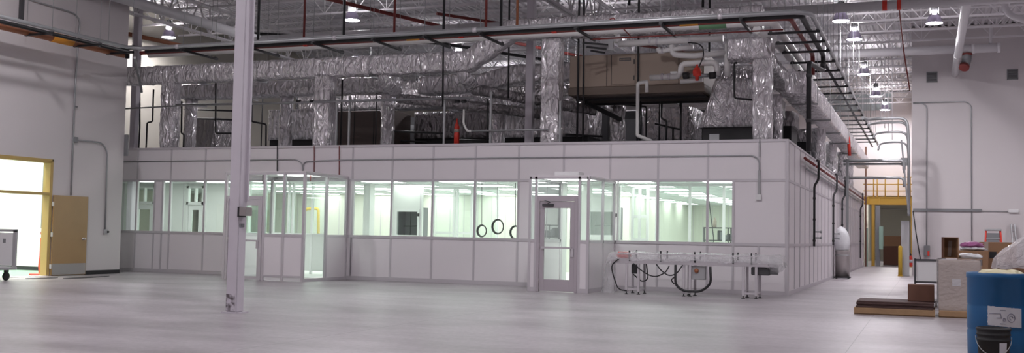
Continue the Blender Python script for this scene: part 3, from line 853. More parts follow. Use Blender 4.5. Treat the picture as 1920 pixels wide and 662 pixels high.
MB().box(-6.12, -5.95, AY0 - .006, AY0, 5.47, 5.54).build('data_label', M['white'], t)
for x, y in ((AX0 + .25, AY0 - .045), (-6.95, AY0 - .045), (AX1 - .2, AY1 + .14)):
    MB().tube([(x, y, RZ), (x, y, 9.05)], .028, 8).build('hanger_post', M['black'], t)
for y in (AY0 + .45, AY1 - .1):
    MB().bar((AX0 + .05, y, AZ0 - .26), (AX1 - .05, y, AZ0 - .26), .06, .06).build('support_beam', M['black'], t)
MB().bar((AX0 + .3, AY0 + .5, AZ0 - .33), (AX0 + 1.0, AY1 - .1, AZ0 - .7), .08, .1).build('brace', M['black'], t)

# foil junction box at the corner and the duct along the side
t = thing('foil_junction_box', 'square foil junction box on top of the corner riser', 'air duct', (-4.05, 26.3, 5.65))
duct_mb([(-4.55, 26.35, 5.92), (-3.5, 26.35, 5.92)], YB, .8, .52, rnd=.05, amp=.025, seam=0, ns=48, seed=30).build('foil_wrap', M['foil'], t)
duct('foil duct running back from the corner junction box', [(-3.85, 26.8, 5.8), (-3.75, 30, 5.7), (-3.75, 40, 5.7)], XB, .5, .42, 'foil2', rnd=.4, seed=31)
duct('long foil duct receding above the cleanroom side', [(-3.02, 27.0, 5.2), (-3.02, 56, 5.2)], XB, .58, .56, 'foil', rnd=.25, seed=32,
     hang=[(-3.02, y, 5.2) for y in (29, 33, 37, 41, 46)], step=.22, name='side_foil_duct')
for i, (y, x, w) in enumerate(((27.6, -3.55, .26), (36.2, -3.32, .44), (41.3, -3.32, .42), (46.2, -3.32, .42), (50, -3.3, .42))):
    riser(['slim round foil riser just right of the corner riser', 'thick round foil riser under the side duct', 'second round foil riser under the side duct', 'third round foil riser under the side duct',
           'farthest round foil riser under the side duct'][i], x, y, 4.98, w, w, 'foil2', rnd=1, seed=33 + i)
for i, y in enumerate((29.5, 33, 38.5, 44)):
    plenum(['first', 'second', 'third', 'fourth'][i] + ' dusty foil unit behind the cleanroom side duct', -5.4, -3.75, y, y + 1.7, 4.75, 5.2, 'foild', seed=40 + i)  # dark foil and raised black base stand in for shade between the risers

# pipes
def pipe(label, pts, r, m, name='pipe', cat='pipe', group=None, n=10, fl=None, bands=(), bandm='alu', fittings=()):
    pts = [V(p) for p in pts]
    pp = fillet(pts, fl) if fl else pts
    if not bands and not fittings:
        return one(name, MB().tube(pp, r, n), M[m], label, cat, group)
    t = thing(name, label, cat, pts[0], group)
    MB().tube(pp, r, n).build('pipe_run', M[m], t)
    for p, d, l in bands:
        p, d = V(p), V(d).normalized()
        MB().tube([p - d * l / 2, p + d * l / 2], r * 1.12 + .004, n).build('coupling', M[bandm], t)
    for p, d, l, mm, nm_ in fittings:
        p, d = V(p), V(d).normalized()
        MB().tube([p - d * l / 2, p + d * l / 2], r * 1.06 + .003, n).build(nm_, M[mm], t)
    return t
def pxs(q, Y): return [at(a, b, Y=Y) for a, b in q]

ZR0 = 6.10
# the pipe rack: front run, corner turns, run along the left wall and along the side
pipe('galvanised conduit on the outer edge of the pipe rack', [(-20.02, 8, 6.13), (-20.02, 23.1, 6.13), (-2.3, 23.1, 6.13), (-2.3, 57, 6.13)], .05, 'galv', fl=.5, name='rack_conduit',
     bands=[((x, 23.1, 6.13), XB, .1) for x in (-18.6, -13.8, -10, -4.2)])
one('rack_channel', MB().bar((-20.0, 23.22, 6.16), (-2.6, 23.22, 6.16), .04, .1), M['galv'], 'flat galvanised channel along the front of the pipe rack', 'channel')
pipe('black iron pipe on the front pipe rack that drops at the corner', [(-19.9, 23.42, ZR0 + .02), (-2.52, 23.42, ZR0 + .02), (-2.52, 28.6, ZR0 + .02), (-2.52, 28.6, 5.70), (-2.68, 26.65, 5.62), (-2.68, 26.65, 3.45)], .062, 'black', fl=.16, name='rack_pipe',
     bands=[((-2.52, 28.6, 5.85), ZB, .08), ((-2.68, 26.65, 5.3), ZB, .08), ((-2.68, 26.65, 4.2), ZB, .08)], bandm='dark')
pipe('dark red sprinkler pipe on the front pipe rack', [(-20.3, 23.68, ZR0 + .03), (-2.78, 23.68, ZR0 + .03), (-2.78, 28.6, ZR0 + .03), (-2.78, 28.6, 5.6)], .055, 'red', fl=.2, name='rack_pipe',
     bands=[((x, 23.68, ZR0 + .03), XB, .12) for x in (-10.6, -8.2, -15)], bandm='redb',
     fittings=[((-5.0, 23.68, ZR0 + .03), XB, .42, 'orange', 'pipe_marker'), ((-11.9, 23.68, ZR0 + .03), XB, .36, 'orange', 'pipe_marker')])
pipe('white jacketed pipe along the back of the pipe rack', [(-20.4, 24.15, ZR0 + .06), (-3.2, 24.15, ZR0 + .06), (-3.2, 33, ZR0 + .06)], .085, 'wpipe', fl=.3, n=14, name='rack_pipe',
     fittings=[((-4.55, 24.15, ZR0 + .06), XB, .62, 'green', 'pipe_marker')])
pipe('white jacketed pipe bending back over the corner junction box', [(-3.75, 25.4, 6.25), (-3.45, 27.5, 6.2), (-3.45, 34, 6.2)], .1, 'wpipe', n=14, name='rack_pipe')
pipe('orange brown pipe on the rack along the left wall', [(-20.72, 8, ZR0 + .0), (-20.72, 23.5, ZR0 + .0)], .12, 'rust', fl=.2, n=14, name='rack_pipe',
     fittings=[((-20.72, 21.2, ZR0 + .0), YB, .7, 'orange', 'pipe_marker')])
pipe('black pipe on the rack along the left wall', [(-20.4, 8, ZR0), (-20.4, 23.3, ZR0)], .05, 'black', fl=.2, name='rack_pipe')
pipe('second dark pipe on the rack along the cleanroom side', [(-2.6, 29.8, ZR0), (-2.6, 57, ZR0)], .04, 'dark', name='rack_pipe')
pipe('thin copper red pipe under the rack front', [(-7.5, 24.3, 6.0), (-3.0, 24.3, 6.0)], .018, 'red', name='thin_pipe')
pipe('thin copper pipe looping up beside the white elbow', pxs([(1145, 50), (1144, 36), (1150, 34), (1182, 68)], 23.9), .015, 'red', name='thin_pipe')

def trapeze(name_, label, half, axis, loc):
    t = thing(name_, label, 'pipe hanger', (0, 0, 0), 'trapeze hangers of the pipe rack')
    d = V((half, 0, 0)) if axis == 'X' else V((0, half, 0))
    MB().bar(-d, d, .06, .05).build('bar', M['black'], t)
    for s in (-1, 1):
        e = d * s * .9
        MB().tube([e + V((0, 0, -.05)), e + V((0, 0, 2.95))], .008, 5).build('rod', M['galv'], t)
        MB().box(e.x - .035, e.x + .035, e.y - .035, e.y + .035, .025, .05).build('nut_plate', M['dark'], t)
    t.location = loc; WL[t] = V(loc)
    return t
tf = None
for i, x in enumerate((-3.75, -5.5, -7.47, -9.85, -11.3, -12.7, -14.4, -16.4, -18.4)):
    lab = '%s black hanger bar from the right corner along the front pipe rack' % ORD[i]
    if tf is None: tf = trapeze('trapeze_hanger', lab, .78, 'Y', (x, 23.78, 6.02))
    else: dup(tf, (x, 23.78, 6.02), 0, lab)
ts = None
for i in range(19):
    y = 24.8 + 1.32 * i if i < 3 else 27.5 + 1.62 * (i - 2)
    lab = '%s black hanger bar from the corner along the cleanroom side' % ORD[i]
    if ts is None: ts = trapeze('trapeze_hanger', lab, .58, 'X', (-2.83, y, 6.02))
    else: dup(ts, (-2.83, y, 6.02), 0, lab)
tl = None
for i, y in enumerate((22.9, 21.7, 20.08, 18.3)):
    lab = '%s black hanger bar from the turn along the left wall' % ORD[i]
    if tl is None: tl = trapeze('trapeze_hanger', lab, .45, 'X', (-20.33, y, 6.0))
    else: dup(tl, (-20.33, y, 6.0), 0, lab)
one('brace_channel', MB().bar((-20.45, 23.62, 6.0), at(266, 172, Y=26.2), .06, .06), M['galv'], 'slanting galvanised brace below the rack turn at the left wall', 'brace')
one('conduit_clamp', MB().box(-20.75, -20.3, 23.4, 23.5, 6.2, 6.3).box(-20.6, -20.5, 23.42, 23.48, 5.95, 6.3), M['black'], 'black clamp at the rack turn by the left wall end', 'clamp')

# large white mains under the roof
pipe('white main crossing behind the rack and lit by the lamps', [(-20.7, 30, 7.62), (-10.4, 30, 7.62)], .16, 'wpaint', n=16, name='white_main', bands=[((x, 30, 7.62), XB, .12) for x in (-18, -13.5)], bandm='wpaint')
pipe('white main at the top right above the corridor', [(-4.6, 30, 7.62), (15, 30, 7.62)], .13, 'wpaint', n=16, name='white_main',
     fittings=[((-1.06, 30, 7.62), XB, .12, 'redb', 'red_coupling'), ((-.7, 30, 7.62), XB, .1, 'redb', 'red_coupling')])
YQ2, ZQ2 = 42.0, 8.37
t = pipe('capped white main ending in front of the right wall', [(-15, YQ2, ZQ2), (2.43, YQ2, ZQ2)], .16, 'wpaint', n=16, name='white_main',
         bands=[((1.08, YQ2, ZQ2), XB, .11), ((1.55, YQ2, ZQ2), XB, .11), ((2.40, YQ2, ZQ2), XB, .11)], bandm='wpaint')
for x, r in ((2.13, .055), (-.6, .022)): MB().tube([(x, YQ2, ZQ2 + .1), (x, YQ2, 9.2)], r, 8).build('hanger', M['wpaint'], t)
dn = thing('hose_outlet', 'short grey hose outlet with dark end under the capped white main', 'hose', (1.33, YQ2, 7.6))
MB().tube(fillet([(1.35, YQ2, ZQ2 - .2), (1.33, YQ2 - .1, ZQ2 - .45), (1.24, YQ2 - .35, ZQ2 - .7)], .1), .155, 14).build('hose', M['greyd'], dn)
MB().tube([(1.35, YQ2, ZQ2 - .16), (1.35, YQ2, ZQ2 - .24)], .175, 14).build('red_band', M['red'], dn)
MB().tube([(1.252, YQ2 - .31, ZQ2 - .66), (1.228, YQ2 - .38, ZQ2 - .75)], .18, 14).build('dark_rim', M['red'], dn)
pipe('slanting white square main running back to the right wall', [(1.02, 20, 7.9), (1.0, 44.99, 7.9)], .13, 'wpaint', n=4 * 4, name='white_main', fittings=[((1.0, 40.5, 7.9), YB, .14, 'white', 'clamp')])
pipe('large white pipe above the left wall running towards the lamps', [(-21.0, 6, 7.7), (-21.0, 31, 7.7)], .15, 'wpaint', n=16, name='white_main',
     bands=[((-21.0, y, 7.7), YB, .1) for y in (19, 22.5)], bandm='wpaint')
for i, (x, y) in enumerate(((-21.0, 24.9), (-21.0, 25.3), (-21.0, 29.5))):
    pipe(['white hanger tube on the large left white pipe', 'cream hanger tube beside the white hanger tube', 'thin hanger tube farther along the large left white pipe'][i], [(x, y, 7.85), (x, y, 9.5)], .025, 'wpaint', name='hanger_tube', cat='hanger')
pipe('orange brown pipe near the outer wall behind the left lamp', [(-23.9, 27.3, 7.5), (-23.5, 30.4, 7.5)], .07, 'rust', name='roof_pipe')
pipe('dark red sprinkler main high behind the lone column', [(-16.5, 26.5, 8.1), (-14.5, 33, 8.1), (-10, 44, 8.1)], .06, 'red', name='roof_pipe')
pipe('black pipe high behind the lone column', [(-24, 33, 8.6), (-17, 36, 8.4), (-12, 45, 8.4)], .06, 'black', name='roof_pipe')
pipe('second dark red main among the joists', [(-15, 31.5, 8.5), (-6, 45, 8.5)], .05, 'red', name='roof_pipe')
pipe('thin red sprinkler line right of the corridor', [at(1684, 0, Y=34) + V((0, 0, 1.2))] + pxs([(1684, 0), (1690, 55), (1694, 92)], 34) + pxs([(1706, 170)], 34), .02, 'red', name='sprinkler_line')
for i, (q, y0, y1, Y, m) in enumerate(((486, 0, 78, 24.6, 'black'), (474, 20, 80, 24.8, 'dark'), (572, 0, 75, 27, 'red'), (646, 10, 72, 25, 'black'), (740, 25, 68, 26.5, 'red'), (833, 0, 62, 25.4, 'black'),
                                       (912, 0, 55, 25.2, 'red'), (940, 0, 55, 25.0, 'black'), (970, 22, 66, 24.6, 'rust'), (1180, 0, 10, 27, 'black'), (1318, 0, 14, 27, 'black'))):
    a, b = at(q, y0, Y=Y), at(q, y1, Y=Y)
    nm_ = {'black': 'black', 'dark': 'dark grey', 'red': 'dark red', 'rust': 'orange brown'}[m]
    wh = ['nearest the lone column on its right', 'slim one beside the lone column', 'with a sprinkler stub above the front rack', 'under the middle left lamp', 'right of the middle left lamp', 'above the front duct middle',
          'left of the main duct jog', 'right at the main duct jog', 'in front of the middle column top', 'above the beige unit', 'above the white pipe loops'][i]
    pipe('%s vertical drop pipe %s' % (nm_, wh), [(a.x, Y, 9.0), (a.x, Y, b.z)], .035, m, name='drop_pipe', n=8)

# services on the cleanroom roof edge: horizontal tube on posts, black jogged drains
pipe('silver tube on posts across the left roof', pxs([(330, 197), (460, 195)], 26.15) + pxs([(888, 183)], 26.15), .035, 'galv', name='silver_tube', bands=[(at(q, 190, Y=26.15), XB, .12) for q in (585, 560, 857, 870)], bandm='black')
pipe('silver tube from the left wall end to the first riser', pxs([(232, 204), (345, 198), (388, 200)], 26.0), .022, 'galv', name='silver_tube')
pipe('silver tube right of the red post low on the roof', pxs([(880, 246), (1028, 243)], 26.1), .025, 'galv', name='silver_tube')
pipe('bent silver tube dropping to the low roof tube', pxs([(870, 205), (869, 232), (876, 246), (884, 246)], 26.1), .03, 'pvc', name='silver_tube', fl=.08)
for i, (q, yt) in enumerate(((656, 180), (632, 195), (834, 186), (921, 172), (1051, 190))):
    a = at(q, yt, Y=26.2)
    one('strut_post', MB().box(a.x - .025, a.x + .025, 26.18, 26.23, RZ, a.z), M['galv'], ['galvanised strut post right of the square riser', 'short galvanised strut post beside it on the left', 'galvanised strut post left of the red post', 'galvanised strut post left of the middle column',
        'thin galvanised strut post left of the beige unit'][i], 'post')
BL = [([(473, 150), (472, 228), (499, 233), (499, 270)], 27.2, 'right of the lone column'), ([(262, 165), (262, 240), (260, 275)], 27.5, 'at the far left'), ([(288, 168), (286, 228), (276, 230), (274, 276)], 27.2, 'left of the first square riser'),
      ([(341, 190), (340, 250), (345, 252), (344, 275)], 27.4, 'right of the first square riser'), ([(405, 150), (404, 250), (434, 250)], 27.1, 'just left of the lone column'), ([(642, 150), (641, 200)], 27.0, 'right of the second square riser'),
      ([(830, 60), (830, 200)], 26.0, 'above the red post'), ([(953, 75), (953, 185)], 26.9, 'left of the middle column'), ([(1382, 118), (1377, 118), (1377, 184), (1416, 188)], 26.3, 'in front of the flared plenum'),
      ([(1200, 190), (1200, 228)], 27.8, 'under the beige unit left'), ([(1241, 190), (1240, 222), (1250, 226), (1249, 260)], 27.8, 'under the beige unit middle'), ([(1277, 190), (1277, 262)], 27.6, 'under the beige unit right'),
      ([(915, 185), (916, 228)], 26.6, 'over the low roof tube'), ([(1093, 100), (1093, 265)], 26.6, 'across the beige unit left end'), ([(1237, 190), (1236, 240)], 29, 'before the ribbed plenum'), ([(1160, 195), (1212, 200), (1212, 230)], 29, 'before the ribbed plenum on the left'),
      ([(1262, 240), (1262, 262)], 28, 'short under the ribbed plenum'), ([(1228, 232), (1277, 243)], 28, 'level under the beige unit')]
for q, Y, w in BL:
    pp_ = pxs(q, Y)
    if len(q) == 2 and abs(q[0][0] - q[1][0]) < 3:
        if q[0][1] < 110: pp_[0] = V((pp_[0].x, Y, 9.05))
        else: pp_[1] = V((pp_[0].x, Y, RZ))
    elif len(q) > 2 and q[-1][1] > 225 and q[-1][0] != 434: pp_[-1] = V((pp_[-1].x, Y, RZ))
    pipe('thin black drain pipe with elbows ' + w if len(q) > 2 else 'thin straight black pipe ' + w, pp_, .026, 'black', name='drain_pipe', n=8, fl=.06)
for i, (q0, q1, Y) in enumerate(((345, 470, 30), (360, 470, 29.2), (690, 800, 30.5), (740, 830, 28.2), (860, 960, 29), (1060, 1130, 29.5))):
    yy = (205, 222, 262, 246, 262, 252)[i]
    a, b = at(q0, yy, Y=Y), at(q1, yy + 4, Y=Y)
    pipe('level black pipe %s' % ['high behind the first risers', 'lower behind the first risers', 'low right of the middle riser', 'crossing behind the red post', 'low left of the middle column', 'under the beige unit base'][i], [a, b], .03, 'black', name='drain_pipe', n=8)
rng = random.Random(5)
for i in range(14):
    x = -22 + i * 1.25 + rng.uniform(-.3, .3); y = rng.uniform(28.8, 33)
    pipe('thin black upright pipe deep among the ducts, %s from the left' % ORD[i], [(x, y, RZ), (x, y, 5.9 + rng.uniform(-.6, 1.2))], .022, 'black', name='upright_pipe', n=6, group='thin uprights among the ducts')

# red post on the roof
def lathe_thing(name, label, cat, c, pieces):
    t = thing(name, label, cat, c)
    for n_, prof, m in pieces: MB().lathe(c, prof, 20).build(n_, M[m], t)
    return t
p = at(856, 268, Y=26.7)
lathe_thing('marker_post', 'red bottle-shaped marker post on the cleanroom roof edge', 'marker post', (p.x, 26.7, RZ), [
    ('post_body', [(.075, 0), (.075, .38), (.066, .42), (.066, .50), (.074, .53), (.07, .58), (.035, .68), (.022, .72), (.02, .80), (.0, .81)], 'redb'),
    ('pale_band', [(.069, .42), (.069, .50)], 'kraftl')])

# white insulated pipes and valve around the beige unit
YW = 26.3
def wp(label, q, r=.075, Y=YW, fl=.14, m='wpipe', **k): return pipe(label, pxs(q, Y), r, m, fl=fl, n=14, name='insulated_pipe', **k)
wp('upper white insulated pipe with a down elbow left', [(1157, 80), (1157, 70), (1164, 68)], .08)
wp('upper long white insulated pipe above the beige unit', [(1160, 83), (1230, 78), (1356, 72)], .085, bands=[(at(q, 77, Y=YW), XB, .05) for q in (1219, 1232, 1294)])
wp('short white insulated pipe with cap in the pipe loops', [(1234, 90), (1236, 97), (1252, 94), (1300, 88)], .06, bands=[(at(1242, 95, Y=YW), XB, .05)])
wp('white insulated pipe bending under the upper run', [(1259, 84), (1261, 103), (1300, 105), (1362, 99)], .07)
wp('lower white insulated pipe looping over the red valve', [(1219, 146), (1276, 143), (1277, 120), (1344, 117), (1345, 142)], .075, bands=[(at(1242, 144, Y=YW), XB, .06), (at(1255, 144, Y=YW), XB, .06)])
wp('upright white insulated pipe left of the junction box', [(1364, 82), (1364, 143)], .075)
wp('low white insulated pipe under the red valve', [(1276, 153), (1318, 149)], .06, fl=None)
t = thing('control_valve', 'red control valve between black pipe sections in the white loops', 'valve', at(1307, 144, Y=26.2))
for a, b in ((1281, 1292), (1330, 1343)): MB().tube([at(a, 142, Y=26.24), at(b, 141, Y=26.24)], .085, 14).build('black_section', M['black'], t)
MB().tube([at(1292, 142, Y=26.24), at(1330, 141.5, Y=26.24)], .05, 12).build('valve_body', M['galv'], t)
c = at(1307, 136, Y=26.15)
MB().lathe((c.x, c.y, c.z - .1), [(.04, -.1), (.05, 0), (.1, .02), (.11, .12), (.08, .2), (.03, .24), (.02, .3), (0, .3)], 18).build('actuator', M['redb'], t)
pipe('black hose curving up from the red valve', pxs([(1310, 126), (1320, 105), (1318, 88), (1308, 81), (1290, 80)], 26.1), .016, 'black', name='hose', cat='hose', fl=.3)
wp('thin pale drain pipe with a trap below the beige unit', [(1213, 173), (1213, 153), (1196, 156), (1195, 254), (1222, 265)], .045, 26.2, .03, 'pvc')

# small clutter of boxes on the rack above the beige unit
t = thing('cable_tray', 'small cluttered bracket shelf behind the rack left of the white elbow', 'bracket', at(1120, 90, Y=25.6))
for i, yy in enumerate((80, 88, 95)):
    a, b = at(1092 + i * 8, yy, Y=25.6), at(1140 - i * 3, yy + 4, Y=25.9)
    MB().bar(a, b, .05, .04).build('bracket_arm', M['black'], t)
MB().box(at(1126, 90, Y=26.0).x, at(1150, 90, Y=26.0).x, 25.98, 26.04, at(1130, 95, Y=26.0).z, at(1130, 70, Y=26.0).z).build('back_plate', M['grey'], t)

for i, (q, y0, y1) in enumerate(((1652, 150, 232), (1659, 160, 240), (1666, 150, 250), (1673, 165, 262), (1618, 148, 236), (1586, 46, 148))):
    a, b = at(q, y0, Y=43.6), at(q, y1, Y=43.6)
    pipe('thin pale hanger rod over the corridor conduits, %s of six' % ORD[i], [(a.x, 43.6, 9.05), (a.x, 43.6, b.z)], .012, 'wpaint', name='hanger_rod', cat='hanger', n=6)
pipe('rounded white pipe bend at the top right picture edge', pxs([(1884, -30), (1884, 26), (1926, 40)], 36), .1, 'wpaint', name='white_main', fl=.4, n=14)
# ------------------------------------------------------------------ high bay lamps
def high_bay(label):
    t = thing('pendant_lamp', label, 'ceiling lamp', (0, 0, 0), 'high bay lamps under the roof')
    MB().lathe((0, 0, 0), [(.26, .0), (.262, .01), (.255, .03), (.225, .14), (.18, .24), (.155, .27)], 32, caps=False).build('reflector', M['spun'], t)
    MB().lathe((0, 0, 0), [(0, .006), (.12, -.004), (.235, .01), (.245, .02)], 32, caps=False).build('lens', M['lamp'], t)
    MB().lathe((0, 0, 0), [(0, .268), (.15, .268)], 24, caps=False).build('open_top', M['upl'], t)  # glowing disc added to throw light up at the roof
    MB().lathe((0, 0, 0), [(.06, .27), (.06, .37)], 16, caps=False).build('socket', M['white'], t)
    MB().lathe((0, 0, 0), [(.085, .36), (.11, .37), (.12, .5), (.10, .64), (.05, .67), (.0, .67)], 20).build('ballast_housing', M['dark'], t)
    b = MB(); b.bar((-.15, 0, .64), (.15, 0, .64), .03, .03); b.bar((-.13, 0, .33), (-.13, 0, .64), .02, .02); b.bar((.13, 0, .33), (.13, 0, .64), .02, .02)
    b.build('yoke', M['white'], t)
    MB().tube([(0, 0, .66), (0, 0, 1.31)], .015, 8).build('stem', M['white'], t)
    return t
LAMPS = [((.2, 34.6), 'bright lamp above the right wall grilles'), ((-2.44, 33.5), 'bright lamp right of the pipe rack corner'), ((-2.36, 44.6), 'lower looking lamp far down the corridor'),
         ((-16.9, 29.3), 'bright lamp right of the lone column'), ((-24.7, 30.2), 'bright lamp above the left wall end'), ((-2.24, 36.7), 'small lamp between two others over the corridor'), ((-2.2, 51.5), 'farthest lamp down the corridor'), ((-2.0, 57.0), 'lamp over the yellow mezzanine hidden by the pipes'), ((-9, 48), 'lamp over the back of the cleanroom roof'), ((-18, 46), 'lamp over the far left of the cleanroom roof')]  # lamps after the small one are added to brighten corridor and ceiling
hb = None
KL = (8.5 - 1.31) / (7.95 - 1.31)
for (x, y), lab in LAMPS:
    x *= KL; y *= KL
    if hb is None: hb = high_bay(lab); hb.location = (x, y, 8.5)
    else: dup(hb, (x, y, 8.5), 0, lab)
# the same lamps over the near floor, outside the picture
k = 0
for x, y in ((-17.5, 17.0), (-13.5, 9.5), (-6.5, 18.5), (-5, 9.5), (3.5, 18), (5, 9), (-6, -2), (-15, -1), (7.5, 28), (-11, 36), (-18, 40), (8, 38)):
    k += 1
    dup(hb, (x, y, 8.5), 0, 'high bay lamp over the open floor, %s of the row outside the picture' % ORD[k - 1])
# office lights behind the doorway
for i, (x, y) in enumerate(((-23, 19.5), (-25, 22.3), (-23, 22.6))):
    one('office_light', MB().box(x - .6, x + .6, y - .3, y + .3, 5.96, 5.99), M['tube'], '%s flat ceiling light of the room through the doorway' % ORD[i], 'ceiling light')

# ------------------------------------------------------------------ left wall fittings
def onx(q, X): return [at(a, b, X=X) for a, b in q]
XW = XL + .03
t = thing('wall_conduit', 'thin grey conduit bending down the left wall to a junction box', 'conduit', at(140, 263, X=XL))
MB().tube(fillet(onx([(20, -12), (140, 25), (150, 38), (141, 160), (133, 366)], XW), .35), .022, 8).build('conduit_run', M['galv'], t)
p = at(140, 262, X=XL); MB().box(XL, XL + .07, p.y - .07, p.y + .07, p.z - .07, p.z + .07).build('junction_box', M['greyd'], t, .008)
MB().tube(fillet(onx([(141, 262), (192, 268), (201, 284), (197, 430)], XW), .4), .02, 8).build('branch_run', M['galv'], t)
p = at(196, 434, X=XL); ob = MB().box(XL, XL + .06, p.y - .06, p.y + .06, p.z - .08, p.z + .06).build('outlet_box', M['grey'], t, .006)
MB().lathe((XL + .06, p.y + .06, p.z - .01), [(.03, 0), (.03, .03), (0, .03)], 12, 'X').build('plug', M['black'], t)
for q in ((141, 200),): 
    p = at(*q, X=XL); MB().box(XL, XL + .05, p.y - .05, p.y + .05, p.z - .015, p.z + .015).build('strap', M['greyd'], t)
p = at(44, 12, X=XL + .1); one('wall_bracket', MB().box(XL, XL + .08, p.y - .05, p.y + .05, p.z - .4, p.z + .3), M['dark'], 'small dark bracket high on the left wall', 'bracket')  # dark upright block against the wall
pa, pb = at(234, 252, X=XL + .05), at(234, 292, X=XL + .05)
one('wall_bracket', MB().box(XL - .1, XL + .1, 24.34, 24.40, pb.z, pa.z), M['greyd'], 'grey plate at the left wall end beside the cleanroom top', 'bracket')

# delineator post and cart in the doorway
c = at(80, 514, X=XL - .42); c = V((XL - .42, c.y, .006))
t = thing('traffic_delineator', 'orange red traffic post with pale bands behind the door frame', 'traffic post', c)
MB().box(c.x - .19, c.x + .19, c.y - .3, c.y + .16, .006, .05).build('base', M['redb'], t, .02)
rr = random.Random(2)
MB().lathe(c, [(.10, .04), (.12, .25), (.10, .5), (.09, .75), (.1, .95), (.085, 1.15), (.075, 1.3), (.05, 1.36), (.04, 1.5), (0, 1.52)], 18).build('post_body', M['redb'], t)
for z in (.98, 1.14): MB().lathe(c, [(.104, z), (.096, z + .09)], 18, caps=False).build('pale_band', M['white'], t)
one('door_post', MB().box(XL - .72, XL - .6, 22.1, 22.22, .006, 3.4), M['greyd'], 'dark green grey post just inside the doorway', 'post')
tt = at(11, 526, Z=0)
x1, y1 = at(25, 500, Y=tt.y).x, tt.y + .12
t = thing('platform_cart', 'grey framed platform cart with a white panel at the doorway', 'cart', (x1 - .5, y1 - .4, 0))
x0, y0 = x1 - 1.3, y1 - .75
zd, zb = at(20, 500, Y=y1).z, at(20, 432, Y=y1).z
MB().box(x0, x1, y0, y1, zd - .07, zd).build('deck', M['grey'], t, .01)
for i, (x, y) in enumerate(((tt.x, y1 - .12), (tt.x, y0 + .12), (x0 + .12, y1 - .12), (x0 + .12, y0 + .12))):
    w = MB().lathe((x - .025, y, .1), [(.085, 0), (.1, .01), (.1, .04), (.085, .05)], 20, 'X').build('caster', M['rubber'], t)
    MB().box(x - .04, x + .04, y - .04, y + .04, .19, zd - .07).build('caster_fork', M['dark'], w)
yy = y1 - .05
m = MB()
for x in (x0 + .03, x1 - .05): m.bar((x, yy, zd), (x, yy, zb), .09, .05)
m.bar((x0, yy, zb), (x1 - .005, yy, zb), .05, .06); m.build('end_frame', M['grey'], t)
MB().box(x0 + .08, x1 - .12, yy - .012, yy + .012, zd + .03, zb - .06).build('panel', M['white'], t)
MB().box(x1 - .42, x1 - .33, yy - .016, yy - .012, zb - .3, zb - .2).build('label_patch', M['greyd'], t)
for i, (qa, qb) in enumerate(((48, 108), (118, 205))):  # thin dark ovals laid on the floor
    a, b = at(qa, 523, Z=0), at(qb, 518 if i else 521, Z=0)
    d = (b - a).normalized(); n_ = V((-d.y, d.x, 0)) * .16
    mb = MB(); vs = []
    kk = 14
    for j in range(kk):
        an = 2 * math.pi * j / kk
        vs.append((a + b) / 2 + d * math.cos(an) * (b - a).length / 2 + n_ * math.sin(an))
    top = [v_ + V((0, 0, .012)) for v_ in vs]
    mb.add(vs + top, [tuple(range(kk, 2 * kk)), tuple(reversed(range(kk)))] + [(j, (j + 1) % kk, kk + (j + 1) % kk, kk + j) for j in range(kk)])
    one('floor_mat', mb, M['dark'], ['dark oval mat on the floor before the doorway', 'dark oval mat on the floor by the open door'][i], 'mat')

# ------------------------------------------------------------------ conduits on the cleanroom front
YC = YF - .03
t = thing('front_conduit', 'thin conduit along the cleanroom front ending at a white outlet box', 'conduit', at(1423, 370, Y=YF))
MB().tube(fillet(pxs([(568, 330), (568, 303), (640, 300), (1000, 295.5), (1412, 291.5), (1424, 300), (1424, 365)], YC), .18), .016, 8).build('conduit_run', M['galv'], t)
a, b = at(1424, 320, Y=YF), at(1424, 366, Y=YF); MB().box(a.x - .03, a.x + .03, YF - .05, YF - .015, b.z, a.z).build('raceway', M['grey'], t)
a = at(1423, 370, Y=YF); MB().box(a.x - .06, a.x + .06, YF - .06, YF, a.z - .07, a.z + .07).build('outlet_box', M['white'], t, .008)
MB().tube(pxs([(1424.5, 262), (1424.5, 294)], YC), .012, 6).build('upper_run', M['galv'], t)
pipe('thin conduit along the left cleanroom front', fillet(pxs([(228, 303), (400, 301), (556, 299), (567, 306), (567, 330)], YC), .18), .014, 'galv', name='front_conduit', cat='conduit')
pipe('dark conduit dropping to the left vestibule roof', pxs([(520, 274), (520, 326)], YC) + pxs([(493, 324)], 24.0) + pxs([(493, 345)], 24.0), .014, 'dark', name='drop_conduit', cat='conduit')
pipe('thin dark red sprinkler drop above the left vestibule', pxs([(636, 274), (636, 329)], YC) + pxs([(583, 323)], 24.5) + pxs([(582, 340)], 24.5), .012, 'red', name='sprinkler_drop', cat='pipe')
pipe('thin dark red riser left of the sprinkler drop', pxs([(589, 274), (589, 323)], YC), .010, 'red', name='sprinkler_drop', cat='pipe')

# hanging coiled cords inside
for i, (q, yb, Y, ry) in enumerate(((903, 433, 28.0, 11), (933, 425, 27.2, 13), (966, 436, 27.6, 12))):
    c = at(q, yb, Y=Y); r = ry / FPX * 27
    t = thing('coiled_cord', ['leftmost black cord coil hanging inside the window', 'middle black cord coil hanging inside the window', 'rightmost black cord coil partly behind the mullion'][i], 'cord', (c.x, Y, 2.74), 'coiled cords hanging in the cleanroom')
    m = MB()
    for j in range(3):
        m.tube([(c.x + (r - j * .012) * math.cos(2 * math.pi * k / 28), Y + .02 * j, c.z + (r * 1.15 - j * .01) * math.sin(2 * math.pi * k / 28)) for k in range(28)], .014, 6, closed=True)
    m.build('coil', M['black'], t)
    MB().tube([(c.x, Y, c.z + r * 1.1), (c.x - .02, Y, 2.74)], .009, 6).build('drop', M['dark'], t)
